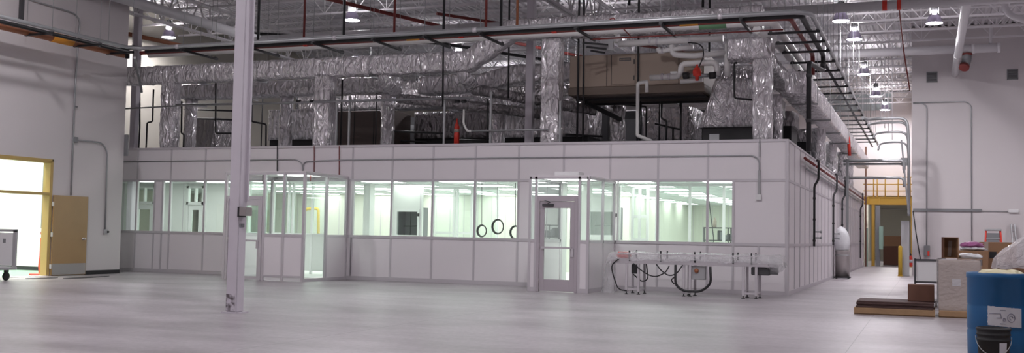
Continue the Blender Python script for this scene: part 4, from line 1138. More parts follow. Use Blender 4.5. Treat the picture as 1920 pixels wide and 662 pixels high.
# shelving and pole in the deep room
a, b = at(1320, 450, Y=33), at(1380, 450, Y=33)
t = thing('wire_shelf', 'dark wire shelving unit loaded with parts in the deep room', 'shelving', (a.x, 33, .005))
zt = at(1330, 426, Y=33).z
for x in (a.x, (a.x + b.x) / 2 + .25, b.x):
    for y in (33, 33.5): MB().tube([(x, y, .005), (x, y, zt)], .022, 8).build('post', M['dark'], t)
for z in (.6, zt - .42, zt - .03):
    m = MB(); m.box(a.x, b.x, 33, 33.03, z, z + .03); m.box(a.x, b.x, 33.47, 33.5, z, z + .03)
    for k in range(12): x = a.x + (b.x - a.x) * k / 11; m.box(x - .006, x + .006, 33, 33.5, z + .01, z + .02)
    m.build('shelf', M['dark'], t)
rr = random.Random(8)
for i in range(7):
    x = a.x + (b.x - a.x) * (.45 + .078 * i); w, h = rr.uniform(.08, .13), rr.uniform(.12, .3)
    one('parts_bin', MB().box(x - w / 2, x + w / 2, 33.08, 33.4, zt - .39, zt - .39 + h), M['greyd' if i % 2 else 'dark'], 'small dark bin on the wire shelf, %s from the left' % ORD[i], 'bin', 'parts bins on the wire shelf', .01)
pipe('thin pole leaning in the deep room window', [at(1329, 374, Y=30), at(1338, 445, Y=30.3), V((at(1338.5, 468, Y=30.3).x, 30.35, .01))], .014, 'dark', name='leaning_pole', cat='pole')
pipe('yellow pipe frame inside behind the left vestibule', pxs([(571, 396), (575, 392), (597, 391), (597, 455)], 32.0), .05, 'yelb', name='yellow_frame', cat='frame', fl=.1)
c = at(1340, 422, Y=33.2)
one('cleaning_bottle', MB().lathe((c.x, 33.2, zt + .0), [(.06, 0), (.06, .2), (.03, .26), (.03, .3), (0, .3)], 14), M['kraftl'], 'small pale bottle standing on the wire shelf', 'bottle')

# ------------------------------------------------------------------ conveyor table
CY0, CY1, CX0, CX1, CZ = 23.85, 24.45, -6.78, -3.12, .80
t = thing('conveyor', 'long aluminium conveyor table wrapped in clear plastic before the cleanroom', 'conveyor', ((CX0 + CX1) / 2, CY0, 0))
MB().box(CX0, CX1, CY0, CY0 + .04, CZ - .1, CZ + .02).box(CX0, CX1, CY1 - .04, CY1, CZ - .1, CZ + .02).build('side_rail', M['alu'], t, .004)
MB().box(CX0 + .02, CX1 - .02, CY0 + .05, CY1 - .05, CZ - .03, CZ).build('belt', M['white'], t, .01)
for s in (CX0 + .06, CX1 - .06): MB().lathe((s, CY0 + .04, CZ - .03), [(.05, 0), (.05, CY1 - CY0 - .08)], 16, 'Y').build('end_roller', M['galv'], t)
for y in (CY0 - .03, CY1 + .03): MB().box(CX0 + .1, CX1 - .3, y - .012, y + .012, CZ + .11, CZ + .14).build('guide_rail', M['alu'], t)
for x in (-6.35, -5.62, -4.85, -4.0, -3.6):
    for y in (CY0 - .01, CY1 + .01): MB().bar((x, y, CZ - .04), (x, y - .02 if y < 24 else y + .02, CZ + .2), .03, .02).build('guide_bracket', M['black'], t)
for gi, gx in enumerate((-6.42, -5.1, -3.78)):
    for x in (gx, gx + .28 if gi != 1 else gx + .14):
        for y in (CY0 + .02, CY1 - .02):
            l = MB().box(x - .028, x + .028, y - .028, y + .028, .06, CZ - .1).build('leg', M['alu'], t, .004)
            MB().tube([(x, y, .015), (x, y, .06)], .012, 8).lathe((x, y, 0), [(.045, 0), (.04, .012), (.015, .02)], 14).build('levelling_foot', M['black'], l)
    x2 = gx + (.28 if gi != 1 else .14)
    m = MB()
    for y in (CY0 + .02, CY1 - .02): m.box(gx, x2, y - .02, y + .02, .1, .14)
    for x in (gx, x2): m.box(x - .02, x + .02, CY0, CY1, .1, .14)
    m.build('foot_frame', M['alu'], t)
MB().box(-3.62, -3.22, CY0 + .06, CY0 + .3, CZ - .28, CZ - .1).build('motor', M['dark'], t, .02)
MB().tube([(-3.22, CY0 + .15, CZ - .18), (-3.05, CY0 + .15, CZ - .18)], .08, 14).build('gearbox', M['greyd'], t)
rd = MB().box(-6.66, -6.36, CY0 - .02, CY0 + .2, CZ + .02, CZ + .16).build('red_motor_cover', M['redb'], t, .03, 2)
cb = MB().box(-4.95, -4.62, CY0 + .05, CY0 + .17, CZ - .42, CZ - .12).build('control_box', M['grey'], t, .01)
MB().lathe((-4.82, CY0 + .05, CZ - .22), [(.05, 0), (.05, -.03), (.0, -.03)], 16, 'Y').build('stop_button', M['rust'], cb)
MB().box(-6.32, -6.18, CY0 + .05, CY0 + .15, CZ - .33, CZ - .12).build('switch_box', M['black'], t, .01)
def cable(pts, r=.014): MB().tube(fillet([V(p) for p in pts], .12), r, 8).build('cable', M['black'], t)
y = CY0 - .03
cable([(-6.6, y, CZ), (-6.78, y, CZ - .15), (-6.72, y, .4), (-6.6, y, .1), (-6.4, y, .08)])
cable([(-6.25, y, CZ - .1), (-6.0, y, .5), (-5.75, y, .4), (-5.5, y, .52), (-5.42, y, CZ - .12)])
cable([(-5.62, y, CZ - .1), (-5.45, y, .5), (-5.2, y, .42), (-5.02, y, .6), (-4.95, y, CZ - .1)]) if False else None
cable([(-5.72, y, CZ - .1), (-5.6, y, .55), (-5.42, y, .44), (-5.25, y, .5), (-5.12, y, CZ - .1)])
cable([(-6.0, y + .2, CZ - .1), (-5.95, y + .2, .35), (-6.1, y + .2, .28), (-6.3, y + .2, .45)])
cable([(-5.28, y, CZ - .1), (-5.28, y, .25), (-5.1, y, .12), (-4.7, y, .12), (-4.48, y, .3), (-4.5, y, CZ - .12)], .028)
cable([(-5.3, y - .02, .42), (-5.38, y - .02, .36), (-5.3, y - .02, .27)], .014)
# plastic cover: draped film over the table and down the left end
m = MB(); nx, ny = 90, 14; vs = []
for i in range(nx + 1):
    for j in range(ny + 1):
        u = i / nx; v_ = j / ny
        x = CX0 - .12 + (CX1 - CX0 + .34) * u; yv = CY0 - .07 + (CY1 - CY0 + .14) * v_
        z = CZ + .15 + .05 * noise.noise(V((x * 2.3, yv * 3, 1))) + .03 * noise.noise(V((x * 7, yv * 7, 4)))
        if j == 0: z = CZ - .02 + .06 * noise.noise(V((x * 3, 0, 9)))
        if j == 1: z -= .05; yv = CY0 - .08
        if j == ny: z = CZ - .02
        if i == 0 or i == nx: z = CZ - .1
        if i in (1, nx - 1): z -= .03
        vs.append((x, yv, z))
fs = [(i * (ny + 1) + j, (i + 1) * (ny + 1) + j, (i + 1) * (ny + 1) + j + 1, i * (ny + 1) + j + 1) for i in range(nx) for j in range(ny)]
m.add(vs, fs, True)
one('plastic_sheet', m, M['film'], 'crumpled clear plastic sheet lying over the conveyor', 'plastic sheet')
m = MB(); vs = []; nx, nz = 26, 22
for i in range(nx + 1):
    for k in range(nz + 1):
        an = -.5 + 3.6 * i / nx; f = k / nz; r = .16 + .13 * f ** 1.5 + .05 * noise.noise(V((i * .5, f * 3, 2)))
        vs.append((CX0 - .02 + -.9 * r * math.sin(an), 24.1 - 1.35 * r * math.cos(an), CZ - .02 - (CZ - .04) * f))
fs = [(i * (nz + 1) + k, (i + 1) * (nz + 1) + k, (i + 1) * (nz + 1) + k + 1, i * (nz + 1) + k + 1) for i in range(nx) for k in range(nz)]
m.add(vs, fs, True)
one('plastic_drape', m, M['film'], 'clear plastic hanging to the floor at the left conveyor end', 'plastic sheet')
m = MB(); vs = []
for i in range(17):
    for k in range(13):
        a_ = 2 * math.pi * i / 16; b_ = math.pi * k / 12
        r = .17 * (1 + .25 * noise.noise(V((math.cos(a_) * 2, math.sin(a_) * 2, b_ * 2))))
        vs.append((CX1 + .0 + 1.25 * r * math.cos(b_), 24.05 + 1.5 * r * math.sin(b_) * math.cos(a_), CZ - .05 + r * math.sin(b_) * math.sin(a_)))
fs = [(i * 13 + k, (i + 1) * 13 + k, (i + 1) * 13 + k + 1, i * 13 + k + 1) for i in range(16) for k in range(12)]
m.add(vs, fs, True)
one('plastic_bag', m, M['film'], 'clear plastic bagged over the right conveyor end', 'plastic sheet')
# ------------------------------------------------------------------ along the cleanroom side and the corridor
XP = XS + .12
pipe('rust red pipe running along the top of the cleanroom side', [(XP, 28.4, 3.42), (XP, 56, 3.38)], .035, 'red', name='wall_pipe', bands=[((XP, y, 3.41), YB, .1) for y in (31, 34, 38, 42)])
pipe('pale pipe under the rust red one along the cleanroom side', [(XP, 28.4, 3.30), (XP, 56, 3.26)], .035, 'wpipe', name='wall_pipe')
pipe('galvanised conduit under the pale pipe along the cleanroom side', [(XP - .04, 29.2, 3.2), (XP - .04, 56, 3.16)], .022, 'galv', name='wall_pipe')
for i, (y, z0) in enumerate(((31.6, 1.14), (38.2, 1.16), (42.3, 1.2), (54, .5))):
    t = pipe('%s black drop pipe from the corner down the cleanroom side' % ORD[i], [(XP + .05, y - .5, 3.55), (XP + .05, y, 3.6), (XP + .05, y, 3.05), (XP - .05, y - .15, 2.85), (XP - .05, y - .15, z0)], .034, 'dark' if i else 'black', fl=.08, name='drop_pipe',
             bands=[((XP - .05, y - .15, z), ZB, .06) for z in (2.5, 1.9, 1.3)], bandm='black')
    if i < 2:
        for k, z in enumerate((1.55, 1.38)):
            v_ = MB().tube([(XP - .05, y - .15, z), (XP + .12, y - .15, z)], .022, 8).lathe((XP + .12, y - .15, z), [(.035, 0), (.04, .02), (.03, .04), (0, .045)], 12, 'X')
            v_.build('valve_stub', M['galv'], t)
one('strut_post', MB().box(-2.88, -2.78, 42.2, 42.34, 0, 4.4), M['greyd'], 'grey steel strut post standing beside the cleanroom side', 'post')
for i, (z, r) in enumerate(((4.36, .06), (4.24, .045), (3.72, .05))):
    pipe(['upper grey tube bridging the corridor', 'second grey tube bridging the corridor', 'lower grey tube bridging the corridor'][i], fillet([(-3.0, 42.6 + .12 * i, z), (-.82 + .0 * i, 42.6 + .12 * i, z), (-.82, 42.6 + .12 * i, z - .35)], .2), r, 'galv', name='bridge_tube')
for i, (z, r) in enumerate(((6.0, .055), (5.86, .045), (5.5, .04), (5.12, .035))):
    pipe(['top', 'second', 'third', 'lowest'][i] + ' curved conduit crossing from the rack to the right wall corner', fillet([(-2.1 + .13 * i, 39 + i, z - .4), (-2.1 + .13 * i, 42.4 + .2 * i, z - .1), (-1.8 + .13 * i, 43.0 + .14 * i, z), (-.72, 43.0 + .14 * i, z), (-.66, 43.0 + .14 * i, z - .9), (-.66, 43.0 + .14 * i, 2.3)], .3), r, 'galv', name='curved_conduit', cat='conduit')
one('conduit_cover', MB().box(-.96, -.66, 43.9, 44.15, 0, 2.12), M['grey'], 'tall grey metal cover standing against the right wall corner', 'cover', bevel=.01)
one('slanting_strut', MB().bar(at(1690, 262, Y=42.1), at(1704, 402, Y=42.3), .06, .06), M['greyd'], 'slanting dark strut beside the right wall corner', 'strut')
one('strut_plate', MB().box(-.95, -.62, 43.1, 43.14, 4.2, 4.5), M['greyd'], 'grey plate where the bridging tubes end', 'plate')
c = V((-.78, 43.5, 0))
lathe_thing('bollard', 'yellow steel bollard before the grey cover', 'bollard', (-.98, 43.7, 0), [('post', [(.075, 0), (.075, 1.1), (.06, 1.15), (0, 1.17)], 'yelb'), ('base_ring', [(.1, 0), (.1, .02), (.075, .02)], 'yelb')])
lathe_thing('fire_extinguisher', 'red fire extinguisher on the right wall corner', 'fire extinguisher', (-.62, 44.6, .36), [
    ('cylinder', [(.065, 0), (.07, .02), (.07, .34), (.05, .40), (.02, .43)], 'redb'), ('label_band', [(.0715, .15), (.0715, .27)], 'paper'), ('valve_head', [(.02, .42), (.03, .43), (.03, .47), (.015, .48), (.015, .52), (0, .52)], 'black')])
pipe('bright red drop hanging under the side duct far down', pxs([(1583, 240), (1591, 260), (1593, 292)], 41.8), .06, 'redb', name='red_drop')
# mezzanine
t = thing('mezzanine', 'yellow steel mezzanine with railing at the end of the corridor', 'mezzanine', (-2.2, 60, 0))
MB().box(-3.25, -.6, 60, 60.15, 3.28, 3.66).box(-3.25, -.6, 59.95, 60.2, 3.26, 3.30).box(-3.25, -.6, 59.95, 60.2, 3.64, 3.68).build('beam', M['yellow'], t)
MB().box(-3.25, -.6, 60.15, 63.9, 3.6, 3.66).build('deck_plate', M['yellow'], t)
for x in (-3.1, -2.68, -2.5, -2.1, -1.45, -.85):
    MB().tube([(x, 60.05, 3.66), (x, 60.05, 4.72)], .03, 8).build('rail_post', M['yellow'], t)
for z in (4.0, 4.35, 4.72): MB().tube([(-3.2, 60.05, z), (-.62, 60.05, z)], .025, 8).build('rail', M['yellow'], t)
for x in (-2.7, -.75): 
    MB().box(x - .08, x + .08, 59.98, 60.14, 0, 3.27).build('column', M['yellow'], t)
    MB().box(x - .14, x + .14, 59.92, 60.2, 0, .02).build('base_plate', M['yellow'], t)
for x in (-2.95, -2.4): MB().box(x - .03, x + .03, 59.94, 60, 3.3, 3.64).build('stiffener', M['yellow'], t)
one('steel_post', MB().box(-2.56, -2.33, 59.5, 59.7, 0, 3.2), M['greyd'], 'blue grey steel post beside the yellow mezzanine column', 'post')
one('electrical_box', MB().box(-2.38, -2.17, 59.3, 59.49, .9, 2.1), M['teal'], 'pale green box fixed to the blue grey post', 'box', bevel=.01)
one('tall_panel', MB().box(-3.02, -2.9, 58.6, 58.7, 0, 2.0), M['teal'], 'narrow pale green upright at the cleanroom far corner', 'panel', bevel=.01)
one('roll_door_guide', MB().box(-3.02, -2.95, 58.2, 58.45, 0, 6.2), M['kraftd'], 'dark maroon upright at the far cleanroom corner', 'upright')
pipe('thin grey tube under the mezzanine beam', [(-2.35, 60.7, 3.05), (-.62, 60.7, 3.05)], .025, 'galv', name='bridge_tube')

def carton(name, label, x0, x1, y0, y1, z0, z1, m='kraft', tape=True, group=None, marks=None):
    t = thing(name, label, 'box', ((x0 + x1) / 2, (y0 + y1) / 2, z0), group)
    b = MB().box(x0, x1, y0, y1, z0, z1).build('carton_body', M[m], t, .008)
    if tape:
        ym = (y0 + y1) / 2
        MB().box(x0 - .002, x1 + .002, ym - .03, ym + .03, z1 - .0, z1 + .003).box(x0 - .003, x0, ym - .03, ym + .03, z1 - .1, z1).build('tape', M['kraftl'], t)
        MB().box(x0, x1, ym - .004, ym + .004, z1 + .003, z1 + .004).build('flap_seam', M['kraftd'], t)
    return t
YQ = 63.0
one('corridor_light', MB().box(-2.6, -1.4, 71, 71.3, 4.35, 4.4), M['tube'], 'flat ceiling light at the end of the corridor', 'ceiling light')  # glowing panel added to brighten the corridor end
carton('cardboard_box', 'tall dark cardboard box on the floor at the corridor end', -2.3, -1.5, YQ, YQ + .9, .02, 1.05, 'kraftd')
carton('cardboard_box', 'wide brown cardboard box on top of the dark corridor box', -2.25, -1.4, YQ - .05, YQ + .8, 1.06, 1.62, 'kraft')
carton('cardboard_box', 'small brown box right of the corridor stack', -1.4, -1.05, YQ - .3, YQ + .2, .0, .5, 'kraft')
carton('cardboard_box', 'small pale box on the little brown corridor box', -1.3, -1.1, YQ - .2, YQ + .1, .505, .78, 'kraftl')

# silver drum with plastic bag
c = V((-2.76, 38.9, 0))
t = thing('dust_drum', 'stainless drum on a dark base beside the cleanroom side', 'drum', c)
MB().lathe(c, [(.24, .06), (.24, .93), (.25, .94), (.25, .97), (.235, .98), (0, .98)], 28).build('drum_body', M['steel'], t)
MB().lathe(c, [(.25, .80), (.25, .83)], 28).build('clamp_ring', M['galv'], t)
MB().box(c.x - .26, c.x + .27, c.y - .26, c.y + .26, .03, .07).build('base_frame', M['black'], t)
for dx in (-.2, .2):
    for dy in (-.2, .2): MB().lathe((c.x + dx - .015, c.y + dy, .03), [(.03, 0), (.03, .03)], 10, 'X').build('caster', M['rubber'], t)
m = MB(); vs = []; n = 24
prof = [(.22, .985), (.25, 1.05), (.27, 1.2), (.25, 1.4), (.21, 1.6), (.13, 1.74), (.04, 1.8), (.0, 1.81)]
for r, z in prof:
    for j in range(n):
        a = 2 * math.pi * j / n; k = 1 + .16 * noise.noise(V((math.cos(a) * 1.5, math.sin(a) * 1.5, z * 3)))
        vs.append((c.x - .02 - .06 * max(0, z - 1.3) + r * k * math.cos(a), c.y + r * k * math.sin(a), z))
fs = [(i * n + j, i * n + (j + 1) % n, (i + 1) * n + (j + 1) % n, (i + 1) * n + j) for i in range(len(prof) - 1) for j in range(n)]
m.add(vs, fs, True); m.f.append(tuple(reversed(range(n)))); m.s.append(False)
one('plastic_bag', m, M['bag'], 'white plastic bag standing on the stainless drum', 'bag')

# ------------------------------------------------------------------ right wall fittings
for i, (q0, q1) in enumerate(((1737, 1758), (1888, 1909))):
    a, b = at(q0, 135 if i == 0 else 130, Y=YR - .02), at(q1, 154 if i == 0 else 149, Y=YR - .02)
    t = thing('wall_grille', ['dark square grille high on the right wall nearer the corridor', 'dark square grille high on the right wall near the picture edge'][i], 'vent', ((a.x + b.x) / 2, YR, b.z))
    MB().box(a.x, b.x, YR - .02, YR, b.z, a.z).build('backing', M['dark'], t)
    m = MB()
    for z, z2 in ((a.z - .03, a.z), (b.z, b.z + .03)): m.box(a.x, b.x, YR - .035, YR - .02, z, z2)
    for x, x2 in ((a.x, a.x + .03), (b.x - .03, b.x)): m.box(x, x2, YR - .035, YR - .02, b.z, a.z)
    m.build('frame', M['greyd'], t)
    m = MB(); nn = 9
    for k in range(1, nn): z = b.z + (a.z - b.z) * k / nn; m.bar((a.x + .03, YR - .026, z), (b.x - .03, YR - .026, z), .012, .012)
    m.build('louvre', M['greyd'], t)
YW2 = YR - .03
def rw(q): return [at(a, b, Y=YW2) for a, b in q]
pipe('thin conduit dropping down the right wall to the grey switch', fillet(rw([(1712, 194), (1730, 193), (1738, 200), (1737.5, 462)]), .3), .022, 'galv', name='wall_conduit', cat='conduit')
pipe('thin conduit looping over the right wall and down behind the boxes', fillet(rw([(1712, 193), (1812, 190.5), (1821, 198), (1822, 452)]), .35), .022, 'galv', name='wall_conduit', cat='conduit')
a, b = at(1712, 391, Y=YR), at(1841, 397, Y=YR)
one('wall_rail', MB().box(a.x, b.x, YR - .06, YR, b.z, a.z), M['greyd'], 'long dark grey rail across the right wall', 'rail', bevel=.006)
pipe('thin wire continuing the grey rail to a white box', rw([(1841, 396), (1893, 397)]), .012, 'galv', name='wall_wire', cat='wire')
a = at(1899, 396, Y=YR); one('wall_box', MB().box(a.x - .16, a.x + .2, YR - .08, YR, a.z - .06, a.z + .06), M['white'], 'small white box at the end of the thin wall wire', 'box', bevel=.01)
pipe('black cable slanting down the right wall corner', [at(1712, 396, Y=YW2), at(1718, 440, Y=YW2), at(1728, 500, Y=YR - .4)], .02, 'black', name='wall_cable', cat='cable')
a = at(1738, 470, Y=YR)
t = thing('disconnect_switch', 'grey disconnect switch with a red handle on the right wall', 'switch', (a.x, YR, a.z - .2))
MB().box(a.x - .11, a.x + .11, YR - .15, YR, a.z - .2, a.z + .2).build('enclosure', M['greyd'], t, .01)
MB().box(a.x + .02, a.x + .09, YR - .2, YR - .15, a.z - .2, a.z - .02).build('handle', M['redb'], t, .008)
# step ladder and long ladder against the wall
a = at(1849, 432, Y=44.2); b = at(1875, 432, Y=44.2)
t = thing('step_ladder', 'red step ladder with a grey top cap by the right wall', 'ladder', ((a.x + b.x) / 2, 44.2, 0))
zt = a.z
for s, x in ((-1, a.x), (1, b.x)):
    xm = (a.x + b.x) / 2
    MB().bar((x + s * .12, 43.75, 0), (x, 44.15, zt), .05, .09).build('front_rail', M['redb'], t)
    MB().bar((x + s * .1, 44.75, 0), (x, 44.3, zt), .05, .05).build('rear_rail', M['redb'], t)
MB().box(a.x - .04, b.x + .04, 44.05, 44.4, zt - .02, zt + .06).build('top_cap', M['grey'], t, .015)
for k in range(1, 6):
    f = k / 6; y = 43.75 + .4 * f; MB().box(a.x - .1 * (1 - f), b.x + .1 * (1 - f), y - .04, y + .05, zt * f - .02, zt * f + .01).build('step', M['grey'], t)
MB().box(a.x + .03, b.x - .03, 44.06, 44.09, zt - .5, zt - .1).build('label_panel', M['greyd'], t)
a = at(1899, 420, Y=44.8)
t = thing('extension_ladder', 'narrow aluminium ladder leaning on the right wall near the picture edge', 'ladder', (a.x, 44.4, 0))
for dx in (-.06, .06): MB().bar((a.x + dx + .12, 44.2, 0), (a.x + dx, 44.9, a.z), .04, .07).build('rail', M['galv'], t)
for k in range(1, 8):
    f = k / 8; MB().tube([(a.x - .06 + .12 * (1 - f), 44.2 + .7 * f, a.z * f), (a.x + .06 + .12 * (1 - f), 44.2 + .7 * f, a.z * f)], .014, 8).build('rung', M['galv'], t)

# ------------------------------------------------------------------ goods on the right
def pallet(label, x0, x1, y0, y1, z0=0, h=.12):
    t = thing('pallet', label, 'pallet', ((x0 + x1) / 2, y0, z0))
    n = 7; w = (y1 - y0) / (n + (n - 1) * .35)
    for i in range(n):
        y = y0 + i * w * 1.35
        MB().box(x0, x1, y, y + w, z0 + h - .018, z0 + h).build('deck_board', M['wood'], t, .003)
    for x in (x0 + .02, (x0 + x1) / 2 - .02, x1 - .06):
        MB().box(x, x + .04, y0, y1, z0 + .018, z0 + h - .018).build('stringer', M['wood'], t, .003)
    for y in (y0, (y0 + y1) / 2 - .05, y1 - .1): MB().box(x0, x1, y, y + .1, z0, z0 + .018).build('bottom_board', M['wood'], t, .003)
    MB().box(x0, x1, y0 - .02, y0, z0 + .02, z0 + h - .005).build('end_board', M['wood'], t, .003)
    return t
pallet('wooden pallet under the dark brown board stack', -1.24, .12, 20.3, 21.5)
rr = random.Random(3)
for i in range(4):
    dx = rr.uniform(-.02, .02)
    one('board', MB().box(-1.2 + dx, .10 + dx, 20.3 + .02 * (i % 2), 21.45, .122 + i * .03, .15 + i * .03), M['sheet'], 'dark brown flat board in the low stack, %s from the bottom' % ORD[i], 'board', 'dark boards stacked on the pallet', .004)
carton('cardboard_box', 'dark brown carton on the low board stack', -.34, .11, 20.8, 21.3, .243, .54, 'kraftd')
pallet('wooden pallet under the stretch wrapped carton', .18, 1.15, 20.35, 21.4)
wb = carton('cardboard_box', 'pale stretch wrapped carton on a pallet', .18, .86, 20.45, 21.2, .123, 1.0, 'kraftl', False)
MB().box(.40, .54, 20.445, 20.45, .55, .68).build('paper_label', M['paper'], wb)
m = MB(); n = 40; vs = []; hs = 16
for k in range(hs + 1):
    z = .10 + .93 * k / hs
    for j in range(n):
        a = 2 * math.pi * j / n; c, s = math.cos(a), math.sin(a)
        x = .52 + .37 * math.copysign(abs(c) ** .22, c); y = 20.83 + .42 * math.copysign(abs(s) ** .22, s)
        o = .012 * noise.noise(V((x * 5, y * 5, z * 9))) + (.03 if k < 3 else 0)
        vs.append((x + o * c, y + o * s, z))
fs = [(k * n + j, k * n + (j + 1) % n, (k + 1) * n + (j + 1) % n, (k + 1) * n + j) for k in range(hs) for j in range(n)]
m.add(vs, fs, True); m.build('stretch_wrap', M['wrap'], wb)
# open carton standing on its side
t = thing('cardboard_box', 'open carton on end on top of the wrapped carton', 'box', (.39, 20.7, 1.04))
x0, x1, y0, y1, z0, z1 = .26, .51, 20.55, 20.85, 1.04, 1.41
m = MB(); m.box(x0, x0 + .012, y0, y1, z0, z1).box(x1 - .012, x1, y0, y1, z0, z1).box(x0, x1, y0, y1, z0, z0 + .012).box(x0, x1, y0, y1, z1 - .012, z1).box(x0, x1, y1 - .012, y1, z0, z1)
m.build('carton_body', M['kraft'], t)
MB().bar((x0, y0, (z0 + z1) / 2), (x0 - .03, y0 - .1, (z0 + z1) / 2), .006, z1 - z0).build('side_flap', M['kraftd'], t)
MB().bar((x1, y0, (z0 + z1) / 2), (x1 - .04, y0 + .13, (z0 + z1) / 2), .006, z1 - z0 - .03).build('side_flap', M['kraft'], t)
MB().bar((x0 + .1, y1 - .02, z0 + .03), (x0 + .12, y1 - .02, z1 - .06), .06, .01).build('inner_insert', M['kraftl'], t)
def blob(name, label, cat, c, rx, ry, rz, m_, seed=0, amp=.25, fr=3, flat=True):
    m = MB(); vs = []; a_n, b_n = 28, 14
    for i in range(b_n + 1):
        th = math.pi * i / b_n
        for j in range(a_n):
            ph = 2 * math.pi * j / a_n
            d = V((math.sin(th) * math.cos(ph), math.sin(th) * math.sin(ph), math.cos(th)))
            k = 1 + amp * noise.noise(d * fr + V((seed, 0, 0))) + amp * .5 * noise.noise(d * fr * 3 + V((0, seed, 0)))
            z = d.z * rz * k
            vs.append((c[0] + d.x * rx * k, c[1] + d.y * ry * k, c[2] + max(0, rz * .6 + z) if flat else c[2] + z))
    fs = [(i * a_n + j, (i + 1) * a_n + j, (i + 1) * a_n + (j + 1) % a_n, i * a_n + (j + 1) % a_n) for i in range(b_n) for j in range(a_n)]
    m.add(vs, fs, True)
    return one(name, m, M[m_], label, cat)
blob('plastic_bag', 'white plastic sheeting on the wrapped carton behind the open one', 'bag', (.68, 20.95, 1.035), .22, .2, .06, 'bag', 3)
# big cartons behind
for i, (x0, x1, y0, z1, lab) in enumerate(((.58, 1.15, 23.9, 1.16, 'large brown carton in the row behind the wrapped one, with two black marks'), (1.05, 1.75, 24.9, 1.34, 'taller brown carton behind, with a pale label over its edge'))):
    t = carton('cardboard_box', lab, x0, x1, y0, y0 + .9, 0, z1, 'kraft')
    m = MB()
    if i == 0:
        for x in (.84, .98): m.box(x, x + .06, y0 - .004, y0, .86, .98).box(x + .015, x + .045, y0 - .005, y0 - .003, .9, .94)
    else: m.box(1.22, 1.36, y0 - .004, y0, 1.0, 1.14)
    m.build('print_mark', M['black'], t)
    if i: MB().box(1.12, 1.2, y0 - .006, y0, 1.15, z1).box(1.12, 1.2, y0, y0 + .2, z1, z1 + .006).build('pale_label', M['kraftl'], t)
blob('plastic_bag', 'pink plastic bag lying on the large brown carton', 'bag', (.86, 24.3, 1.235), .22, .18, .065, 'pink', 5, .35, 3)
blob('plastic_bag', 'clear whitish plastic bag under the pink one', 'bag', (.88, 24.3, 1.165), .25, .2, .05, 'bag', 8, .3, 3)
# wire framed board cart behind the board stack
t = thing('board_cart', 'dark framed cart holding a white board behind the low stack', 'cart', (-.03, 23.5, 0))
m = MB()
for x in (-.24, .20): m.bar((x, 23.5, .12), (x, 23.5, .98), .04, .04)
for z in (.5, .95): m.bar((-.24, 23.5, z), (.20, 23.5, z), .04, .04)
m.build('frame', M['dark'], t)
MB().box(-.21, .17, 23.5, 23.515, .52, .93).build('white_board', M['white'], t)
MB().box(-.28, .24, 23.3, 24.1, .09, .14).build('deck', M['dark'], t)
MB().bar((.2, 23.5, .98), (.34, 23.45, 1.0), .03, .03).build('handle', M['black'], t)
for x in (-.2, .16):
    for y in (23.4, 24.0): MB().lathe((x - .015, y, .05), [(.05, 0), (.05, .03)], 14, 'X').build('caster', M['rubber'], t)

# blue drums, pail and bagged load in the near right corner
pallet('wooden pallet under the blue drums', .22, 1.6, 11.1, 12.5, 0, .125)
def drum(c, label):
    t = thing('plastic_drum', label, 'drum', c)
    pr = [(.27, 0), (.285, .02), (.288, .1), (.291, .3), (.285, .315), (.291, .33), (.291, .55), (.285, .565), (.291, .58), (.29, .83), (.298, .84), (.298, .885), (.288, .89), (.283, .87), (.27, .80), (0, .80)]
    MB().lathe(c, pr, 48).build('drum_body', M['blue'], t)
    return t
dc = V((.665, 12.0, .126))
dr_ = drum(dc, 'open blue plastic drum with a torn white label')
drum(V((1.262, 12.12, .126)), 'second blue drum cut off by the picture edge')
# torn label wrapped on the drum
m = MB(); vs = []; nn = 22; kk = 12
rr = random.Random(4)
a0, a1 = math.radians(-112), math.radians(-47)
for i in range(nn + 1):
    a = a0 + (a1 - a0) * i / nn
    for k in range(kk + 1):
        f = k / kk; z = .375 + .19 * f - .02 * (i / nn)
        aa = a + (.03 * noise.noise(V((f * 9, 0, 0))) if i == 0 else 0)
        vs.append((dc.x + .2935 * math.cos(aa), dc.y + .2935 * math.sin(aa), dc.z + z + (.006 * noise.noise(V((i * .9, k, 3))) if k in (0, kk) else 0)))
fs = [(i * (kk + 1) + k, (i + 1) * (kk + 1) + k, (i + 1) * (kk + 1) + k + 1, i * (kk + 1) + k + 1) for i in range(nn) for k in range(kk)]
m.add(vs, fs, True); lb = m.build('torn_label', M['paper'], dr_)
def on_drum(u, v_, r=.2955):
    a = a0 + (a1 - a0) * u; return V((dc.x + r * math.cos(a), dc.y + r * math.sin(a), dc.z + .375 + .19 * v_ - .02 * u))
m = MB()
m.tube([on_drum(.05, .62), on_drum(.2, .64), on_drum(.36, .66), on_drum(.38, .4)], .002, 5)
m.tube([on_drum(.25, .42), on_drum(.36, .44)], .002, 5)
m.tube([on_drum(.46 + .03 * math.cos(q / 10 * 6.28), .36 + .1 * math.sin(q / 10 * 6.28)) for q in range(11)], .002, 5)
m.tube([on_drum(.66 + .11 * math.cos(q / 18 * 6.28), .48 + .22 * math.sin(q / 18 * 6.28)) for q in range(19)], .0025, 5)
m.tube([on_drum(.66 + .05 * math.cos(q / 12 * 6.28), .48 + .1 * math.sin(q / 12 * 6.28)) for q in range(10)], .002, 5)
for v_ in (.14, .84): m.tube([on_drum(.35, v_), on_drum(.5, v_ + .01)], .0018, 5)
m.build('pen_marks', M['ink'], lb)
blob('drum_liner', 'pale yellow plastic liner bunched in the open blue drum', 'liner', (dc.x + .03, dc.y, dc.z + .802), .235, .235, .075, 'ylbag', 4, .3, 3)
